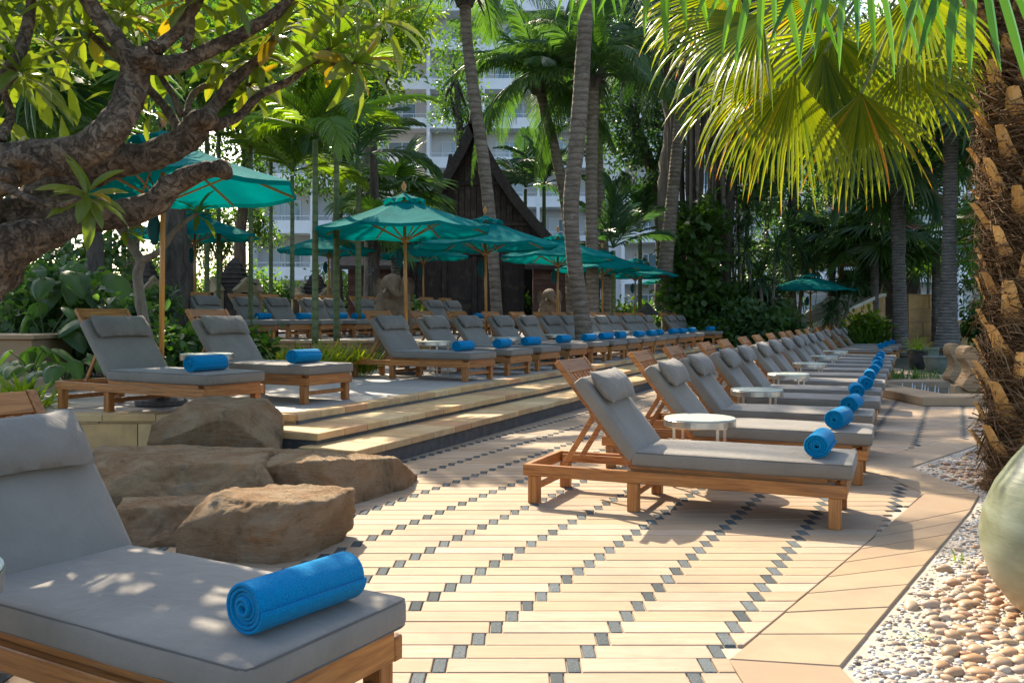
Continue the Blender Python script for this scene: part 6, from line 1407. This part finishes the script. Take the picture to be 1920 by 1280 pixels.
tree(745, 24, 0, [(700, 560), (703, 420), (700, 250), (706, 90)], [(700, 30, 0, 1.5, 1.4, 1.1), (735, 85, 0, 0.7, .8, 0.6), (690, 150, 0, 0.7, 1, 0.7), (760, 15, .5, 0.8, 1, .5)], 'yellow-leaved tree hanging in front of the left balconies', count=2600, L=0.30, Wd=0.085, mat='leaf_bright', trunk_r=0.16, seg=2)
for px, Y, blobs, lab, mt, cnt in (
    (1480, 37, [(1450, 60, 0, 3.6, 3, 2.6), (1500, 190, 0, 2.8, 3, 2.4), (1440, 300, 0, 2.0, 2, 2.0), (1560, 290, 1, 2.6, 2.5, 2.0), (1490, 400, 0, 2.2, 2, 1.3)], 'dark tree behind the glowing fan leaves', 'leaf_dark', 13000),
    (1650, 40, [(1620, 90, 0, 3.6, 3, 2.6), (1700, 220, 0, 3.0, 3, 2.2), (1640, 330, 0, 2.6, 2.6, 1.6), (1740, 320, 0, 1.6, 2, 1.2)], 'dark tree above the tiled pavilion', 'leaf_dark', 12000),
    (1860, 36, [(1880, 120, 0, 3.6, 3, 3), (1845, 400, 0, 1.2, 2, 1.4), (1860, 520, 0, 1.6, 1.6, 1.4)], 'tree filling the gap beside the rough palm trunk', 'leaf_mid', 9000),
    (1985, 24, [(1980, 100, 0, 2.6, 3, 4), (1960, 400, 0, 1.8, 3, 2.5)], 'tree beyond the right picture edge', 'leaf_mid', 7000)):
    tree(px, Y, 0, [(px + 8, 640), (px, 480), (px + 10, 300), (px - 5, 180)], blobs, lab, count=cnt, L=0.28, Wd=0.12, mat=mt, trunk_r=0.24)
# plain trunks standing among the left shrubs
for k, (px, Y, w, lab) in enumerate(((176, 15, .17, 'dark upright trunk behind the big-leaved shrubs'), (328, 18, .30, 'thick dark trunk just right of the orange parasol pole'), (352, 22, .16, 'brown trunk behind the thick dark one'), (688, 29, .17, 'pale trunk in front of the boarded outbuilding'), (120, 22, .15, 'pale leaning trunk at the far left'))):
    tree(px, Y, 0, [(px, 620), (px + 3, 480), (px - 4 + 10 * (k == 4), 330), (px + 6, 180)], [(px, 130, 0, 1.8, 1.6, 1.2), (px + 30, 60, 0, 1.6, 1.6, 1.2)], lab, count=2600, L=0.22, Wd=0.1, mat='leaf_mid', bark='bark_pale' if k > 2 else 'bark_dark', trunk_r=w, group='trunks behind the terraces')
# shrubs
def shrub(px, py, Y, rx, rz, label, mat='leaf_dark', L=0.14, Wd=0.07, count=900, seg=2, ry=None, name='shrub', z0=None, group='garden shrubs', clump=10):
    c = W(px, py, Y); r = empty(name, (c.x, Y, 0 if z0 is None else z0), 0, label, 'shrub', group); base = Vector((c.x, Y, 0 if z0 is None else z0))
    m = MB(); limb_set(m, base, [c + Vector((random.uniform(-.6, .6) * rx, random.uniform(-.4, .4), random.uniform(-.2, .6) * rz)) for _ in range(6)], 0.025, 5)
    o = m.obj('stems', MT['bark_dark'], r, smooth=True); o.location = -base
    B = [(tuple(c + Vector((random.uniform(-.45, .45) * rx, random.uniform(-.3, .3), random.uniform(-.35, .35) * rz))), (rx * .62, (ry or rx * .7) * .62, rz * .62)) for _ in range(4)]
    V, F, T = crown_leaves(B, count, L, Wd, seg=seg, clump=clump); f = link('foliage', mesh('foliage', V, F, MT[mat], False, T), r); f.location = -base; return r
def bigleaf(c, n, L, label, mat='leaf_dark', name='elephant_ear_plant', wid=0.42, cat='plant', el=(15, 70), parent=None):
    """upright stalks with large heart-shaped leaves"""
    r = parent or empty(name, tuple(c), 0, label, cat, 'large-leaved plants')
    me = BIGL[mat]
    st = MB()
    for i in range(n):
        az = i * 2.39996; e = R(random.uniform(*el)); d = Vector((math.cos(az) * math.cos(e), math.sin(az) * math.cos(e), math.sin(e))); h = Vector((0, 0, 0)) + d * L * random.uniform(1.0, 1.7)
        st.add(*ptube([((0, 0, 0), 0.012), (d * L * 0.6 + Vector((0, 0, .05)), 0.009), (h, 0.006)], 3, seg=5)); Ls = L * random.uniform(0.8, 1.15)
        o = link('leaf', me, r); o.matrix_local = Matrix.Translation(h) @ orient(Vector((d.x, d.y, -0.5 + random.uniform(-.4, .3))), Vector((0, 0, 1)) + d * 0.8) @ Matrix.Diagonal((Ls, Ls, Ls, 1))
    st.obj('stalks', MT['bamboo'], r, smooth=True); return r
def heart(mat):
    n = 12; V = []; F = []; T = []
    for i in range(n):
        s = i / (n - 1); w = 0.40 * math.sin(math.pi * min(1, s ** 0.62)) ** 0.75 + 0.003; z = -0.22 * s * s; 
        V += [(s - 0.18 * (1 - s) * 1.0, -w, z - 0.05), (s, -w * 0.5, z + 0.05 + 0.01 * (i % 2)), (s, 0, z), (s, w * 0.5, z + 0.05 + 0.01 * (i % 2)), (s - 0.18 * (1 - s), w, z - 0.05)]; T += [.5, .55, .8, .55, .5]
    for i in range(n - 1):
        for k in range(4): F.append((i * 5 + k, i * 5 + k + 1, i * 5 + k + 6, i * 5 + k + 5))
    return mesh('leaf', V, F, MT[mat], True, T)
BIGL = {k: heart(k) for k in ('leaf_dark', 'leaf_mid', 'leaf_bright')}
bl = [(110, 560, 12.5, .42, 9, 'leaf_mid', 'light green large-leaved plant in the shade left of the parasol pole'), (175, 545, 13, .5, 8, 'leaf_mid', 'tall paddle-leaved plant behind the first terrace lounger'), (60, 680, 10.2, .26, 10, 'leaf_mid', 'round-leaved plant spilling over the planter edge'), (125, 690, 9.9, .25, 9, 'leaf_dark', 'round-leaved plant beside the prop of the first terrace lounger'),
      (215, 590, 12, .36, 8, 'leaf_dark', 'dark large-leaved plant behind the first lounger head'), (85, 620, 11.8, .38, 8, 'leaf_dark', 'dark large-leaved plant over the planter')]
for px, py, Y, L_, n, mt, lab in bl: c = W(px, py, Y); bigleaf((c.x, Y, max(TZ, c.z - L_ * 0.6)), n, L_, lab, mt)
shl = [(120, 600, 12.4, 1.3, .75, 'dark shrub mass behind the first terrace lounger'), (40, 560, 13.5, 1.2, .8, 'dense dark shrub above the planter box'), (225, 630, 12.0, .5, .42, 'dark shrub left of the orange parasol pole'), (338, 668, 11.4, .36, .24, 'glossy round-leaved shrub right of the orange parasol pole'), (470, 662, 13.2, .42, .20, 'small-leaved shrub behind the second terrace lounger'),
       (20, 480, 17, 1.6, 1.0, 'shrub seen under the thick branch at the left edge'), (200, 500, 17, 1.4, 1.1, 'shady shrub between the left trunks'), (268, 575, 16, .5, .4, 'dark shrub beneath the left shrine')]
for k, (px, py, Y, rx, rz, lab) in enumerate(shl): shrub(px, py, Y, rx, rz, lab, 'leaf_mid' if k in (3, 4, 5) else 'leaf_dark', 0.16, 0.10, 1500, z0=TZ)
# right-hand hedge of mixed shrubs
hl = [(1160, 600, 34, 2.0, .9, 'leaf_mid', 'low green shrub behind the middle terrace parasols'), (1235, 610, 38, 1.8, .8, 'leaf_mid', 'low green shrub beyond the last terrace parasol'), (1345, 590, 31, 1.6, .9, 'leaf_mid', 'leafy shrub at the foot of the banyan roots'), (1395, 560, 32, 1.6, 1.3, 'leaf_dark', 'dark rounded shrub right of the banyan roots'), (1400, 620, 29, 1.1, .9, 'leaf_dark', 'dark low shrub at the far end of the terrace row'), (1340, 640, 29, 1.1, .6, 'leaf_mid', 'yellow-green low shrub behind the last terrace loungers'),
      (1462, 610, 30, .6, .7, 'leaf_dark', 'dark shrub left of the lone parasol'), (1450, 500, 36, 2.0, 1.8, 'leaf_dark', 'tall dark shrub under the drooping rosette palms'), (1610, 545, 35.5, 1.0, .6, 'leaf_dark', 'dark shrub right of the lone parasol on the curved wall'), (1632, 618, 29, .5, .25, 'leaf_bright', 'round shrub above the low brown wall'), (1850, 600, 29, 1.1, .8, 'leaf_mid', 'shrub right of the flared grey trunk'), (1745, 600, 36, 1.2, .8, 'leaf_dark', 'shrub behind the tall sandstone wall'),
      (960, 585, 36, 1.2, .6, 'leaf_mid', 'green shrub in front of the wooden house, right of the leaning trunk'), (1080, 600, 36, 1.2, .8, 'leaf_dark', 'dark shrub beside the red-brown garden wall'), (780, 600, 29, .6, .4, 'leaf_mid', 'small shrub at the foot of the wooden house'), (1290, 600, 40, 2, 1.2, 'leaf_dark', 'deep green shrub behind the banyan roots'), (1520, 440, 40, 2.4, 2.0, 'leaf_dark', 'dark shrubbery above the lone parasol')]
for px, py, Y, rx, rz, mt, lab in hl: shrub(px, py, Y, rx, rz, lab, mt, 0.24, 0.13, 1800, seg=2)
# strap-leaved plants: yuccas, crotons, grasses
def blades(c, n, L, w, up=(5, 85), droop=0.5, spread=0.05):
    az = rng.uniform(0, 6.28, n); e = np.radians(rng.uniform(*up, n)); D = np.stack([np.cos(az) * np.cos(e), np.sin(az) * np.cos(e), np.sin(e)], 1); C = np.array(c) + rng.normal(0, spread, (n, 3)) * np.array([1, 1, 0.3]); N = np.array([0, 0, 1.0]) + rdir(n) * 0.15 + D * 0.01
    l = L * rng.uniform(0.7, 1.15, n); V, F, k = leaf_arrays(C, D, N, l, np.full(n, w), 0.25, droop, 2); return V, F, np.repeat(np.clip(rng.normal(0.5, 0.2, n), 0, 1), k)
def cat_arrays(Ls):
    V = np.vstack([a[0] for a in Ls]); o = 0; F = []
    for a in Ls: F.append(a[1] + o); o += len(a[0])
    return V, np.vstack(F), np.concatenate([a[2] for a in Ls])
def yucca(px, pyb, Y, heads, label, L=0.9, n=90, mat='palm_dark'):
    b = W(px, pyb, Y); r = empty('yucca', (b.x, Y, 0), 0, label, 'yucca', 'spiky rosette plants at the right'); A = []; m = MB(); base = Vector((b.x, Y, 0))
    for hx_, hy_ in heads:
        h = W(hx_, hy_, Y + random.uniform(-.3, .3)) - base; m.add(*ptube([((0, 0, 0), .09), (h * 0.5 + Vector((random.uniform(-.15, .15), 0, 0)), .065), (h, .05)], 5, seg=7, rough=0.15)); A.append(blades(h, n, L, 0.05, (-50, 88), 0.35))
    m.obj('trunk', MT['bark_pale'], r, smooth=True); V, F, T = cat_arrays(A); link('leaves', mesh('leaves', V, F, MT[mat], False, T), r)
yucca(1440, 640, 31, [(1425, 520), (1455, 470), (1442, 560), (1400, 470)], 'yucca clump with drooping dark rosettes left of the lone parasol')
yucca(1492, 640, 34, [(1478, 430), (1500, 470), (1515, 500), (1470, 500)], 'yucca clump rising behind the lone parasol')
yucca(1555, 640, 31.5, [(1572, 560), (1600, 530), (1558, 585)], 'multi-stemmed yucca right of the lone parasol pole', 0.7)
yucca(1620, 600, 35, [(1615, 520), (1660, 500), (1640, 470)], 'yucca with hanging leaves over the curved wall')
yucca(1725, 640, 37, [(1722, 505), (1740, 480)], 'yucca in the gap between the grey trunks', 0.9, 120)
yucca(1380, 640, 33, [(1385, 440), (1402, 400), (1372, 470)], 'yucca against the right side of the banyan roots')
yucca(1412, 400, 38, [(1405, 300), (1440, 330), (1380, 330), (1460, 260)], 'tall branching dracaena beyond the banyan', 1.2, 110)
def clumpplant(px, py, Y, z, label, n, L, w, mat, name='grass_clump', cat='plant', up=(35, 88), droop=0.25, cl=6, wd=0.5, group='grass-like plants'):
    c = W(px, py, Y); r = empty(name, (c.x, Y, z), 0, label, cat, group); A = [blades((rng.uniform(-wd, wd), rng.uniform(-wd * .5, wd * .5), 0), n, L, w, up, droop) for _ in range(cl)]; V, F, T = cat_arrays(A); tag(link('blades', mesh('blades', V, F, MT[mat], False, T), r)); return r
clumpplant(545, 680, 12.6, TZ + .02, 'yellow-green striped plants beside the second terrace lounger', 26, .50, .035, 'croton', name='striped_plants', wd=.5)
clumpplant(615, 680, 13.0, TZ + .02, 'yellow-green striped plants behind the blue towel of the second lounger', 26, .52, .035, 'croton', name='striped_plants', wd=.5)
clumpplant(668, 680, 13.4, TZ + .02, 'yellow-green striped plants left of the first lounger above the steps', 26, .46, .035, 'croton', name='striped_plants', wd=.4)
clumpplant(1700, 650, 20.95, .40, 'bright fern in the dark round pot', 26, .42, .03, 'leaf_bright', name='potted_fern', up=(10, 80), cl=2, wd=0.05).location.x = WX(1720, 21)
clumpplant(1615, 640, 28.5, 0, 'arching ferny shrub in front of the low brown wall', 45, 1.1, .05, 'leaf_mid', name='cycad', up=(5, 80), cl=4, wd=.6)
clumpplant(1710, 690, 17.5, 0, 'grey-green weeds at the edge of the fountain paving', 30, .28, .015, 'leaf_mid', name='weeds', up=(20, 85), cl=9, wd=.55)
clumpplant(12, 700, 8.8, 0.28, 'pale green ferns at the left edge below the planter', 34, .42, .04, 'leaf_bright', name='fern', up=(20, 80), cl=6, wd=.3)
clumpplant(1235, 560, 36, 0.6, 'bird-nest fern with broad pale blades by the last terrace parasol', 26, 1.1, .16, 'leaf_mid', name='nest_fern', up=(30, 85), cl=1, wd=.05)
for k, (x, y) in enumerate(((1.62, 3.55), (2.32, 4.72), (1.75, 3.05), (2.05, 3.0))):
    r = empty('grass_tuft', (x, y, -0.03), 0, ['grass tuft in the white chippings beside the slab border', 'grass tuft among the pebbles left of the jar', 'grass tuft near the lower edge of the gravel', 'grass tuft between pebbles in the lower right corner'][k], 'grass', 'grass tufts in the gravel'); V, F, T = blades((0, 0, 0), 9, 0.09, 0.007, (25, 85), 0.4, 0.012); link('blades', mesh('blades', V, F, MT['leaf_bright'], False, T), r)
# clay-tiled mushroom lamp on the terrace edge
lm = empty('garden_lamp', (WX(1213, 30), 30, TZ), 0, 'dark mushroom-shaped garden lamp behind the terrace row', 'garden lamp'); link('lamp_post', mesh('lamp_post', *lathe([(0.12, 0), (0.10, 0.9)], 10), MT['shrinedark']), lm); link('lamp_hat', mesh('lamp_hat', *lathe([(0.42, 0.88), (0.40, 0.95), (0.22, 1.1), (0.08, 1.26), (0.02, 1.3)], 16), MT['shrinedark'], True), lm)

for k, (px, Y) in enumerate(((-60, 36), (60, 40), (300, 42), (400, 40), (520, 46), (640, 44), (700, 40))):
    shrub(px, 545, Y, 3.0, 1.7, ['leafy shrub mass beyond the garden at the far left edge', 'leafy shrub mass far behind the thick branch', 'shrub mass far behind the parasol pole', 'shrub mass far behind the left shrine', 'shrub mass far behind the slim stems', 'shrub mass in front of the left hotel wing foot', 'shrub mass behind the boarded outbuilding'][k], 'leaf_mid', 0.28, 0.14, 2200, z0=TZ, group='far shrub masses')

tree(415, 39, 0, [(415, 600), (412, 500), (416, 430)], [(400, 450, 0, 1.5, 1.5, 1.0), (455, 400, 0, 1.3, 1.5, 0.9), (360, 420, 0, 1.2, 1.5, 1.0), (500, 440, 0.5, 0.8, 1.2, 0.7), (330, 480, 0, 1.2, 1.4, 1.0)], 'low leafy tree far behind the small left parasol', count=6500, L=0.22, Wd=0.11, mat='leaf_mid', trunk_r=0.16)
bpy.context.view_layer.update()
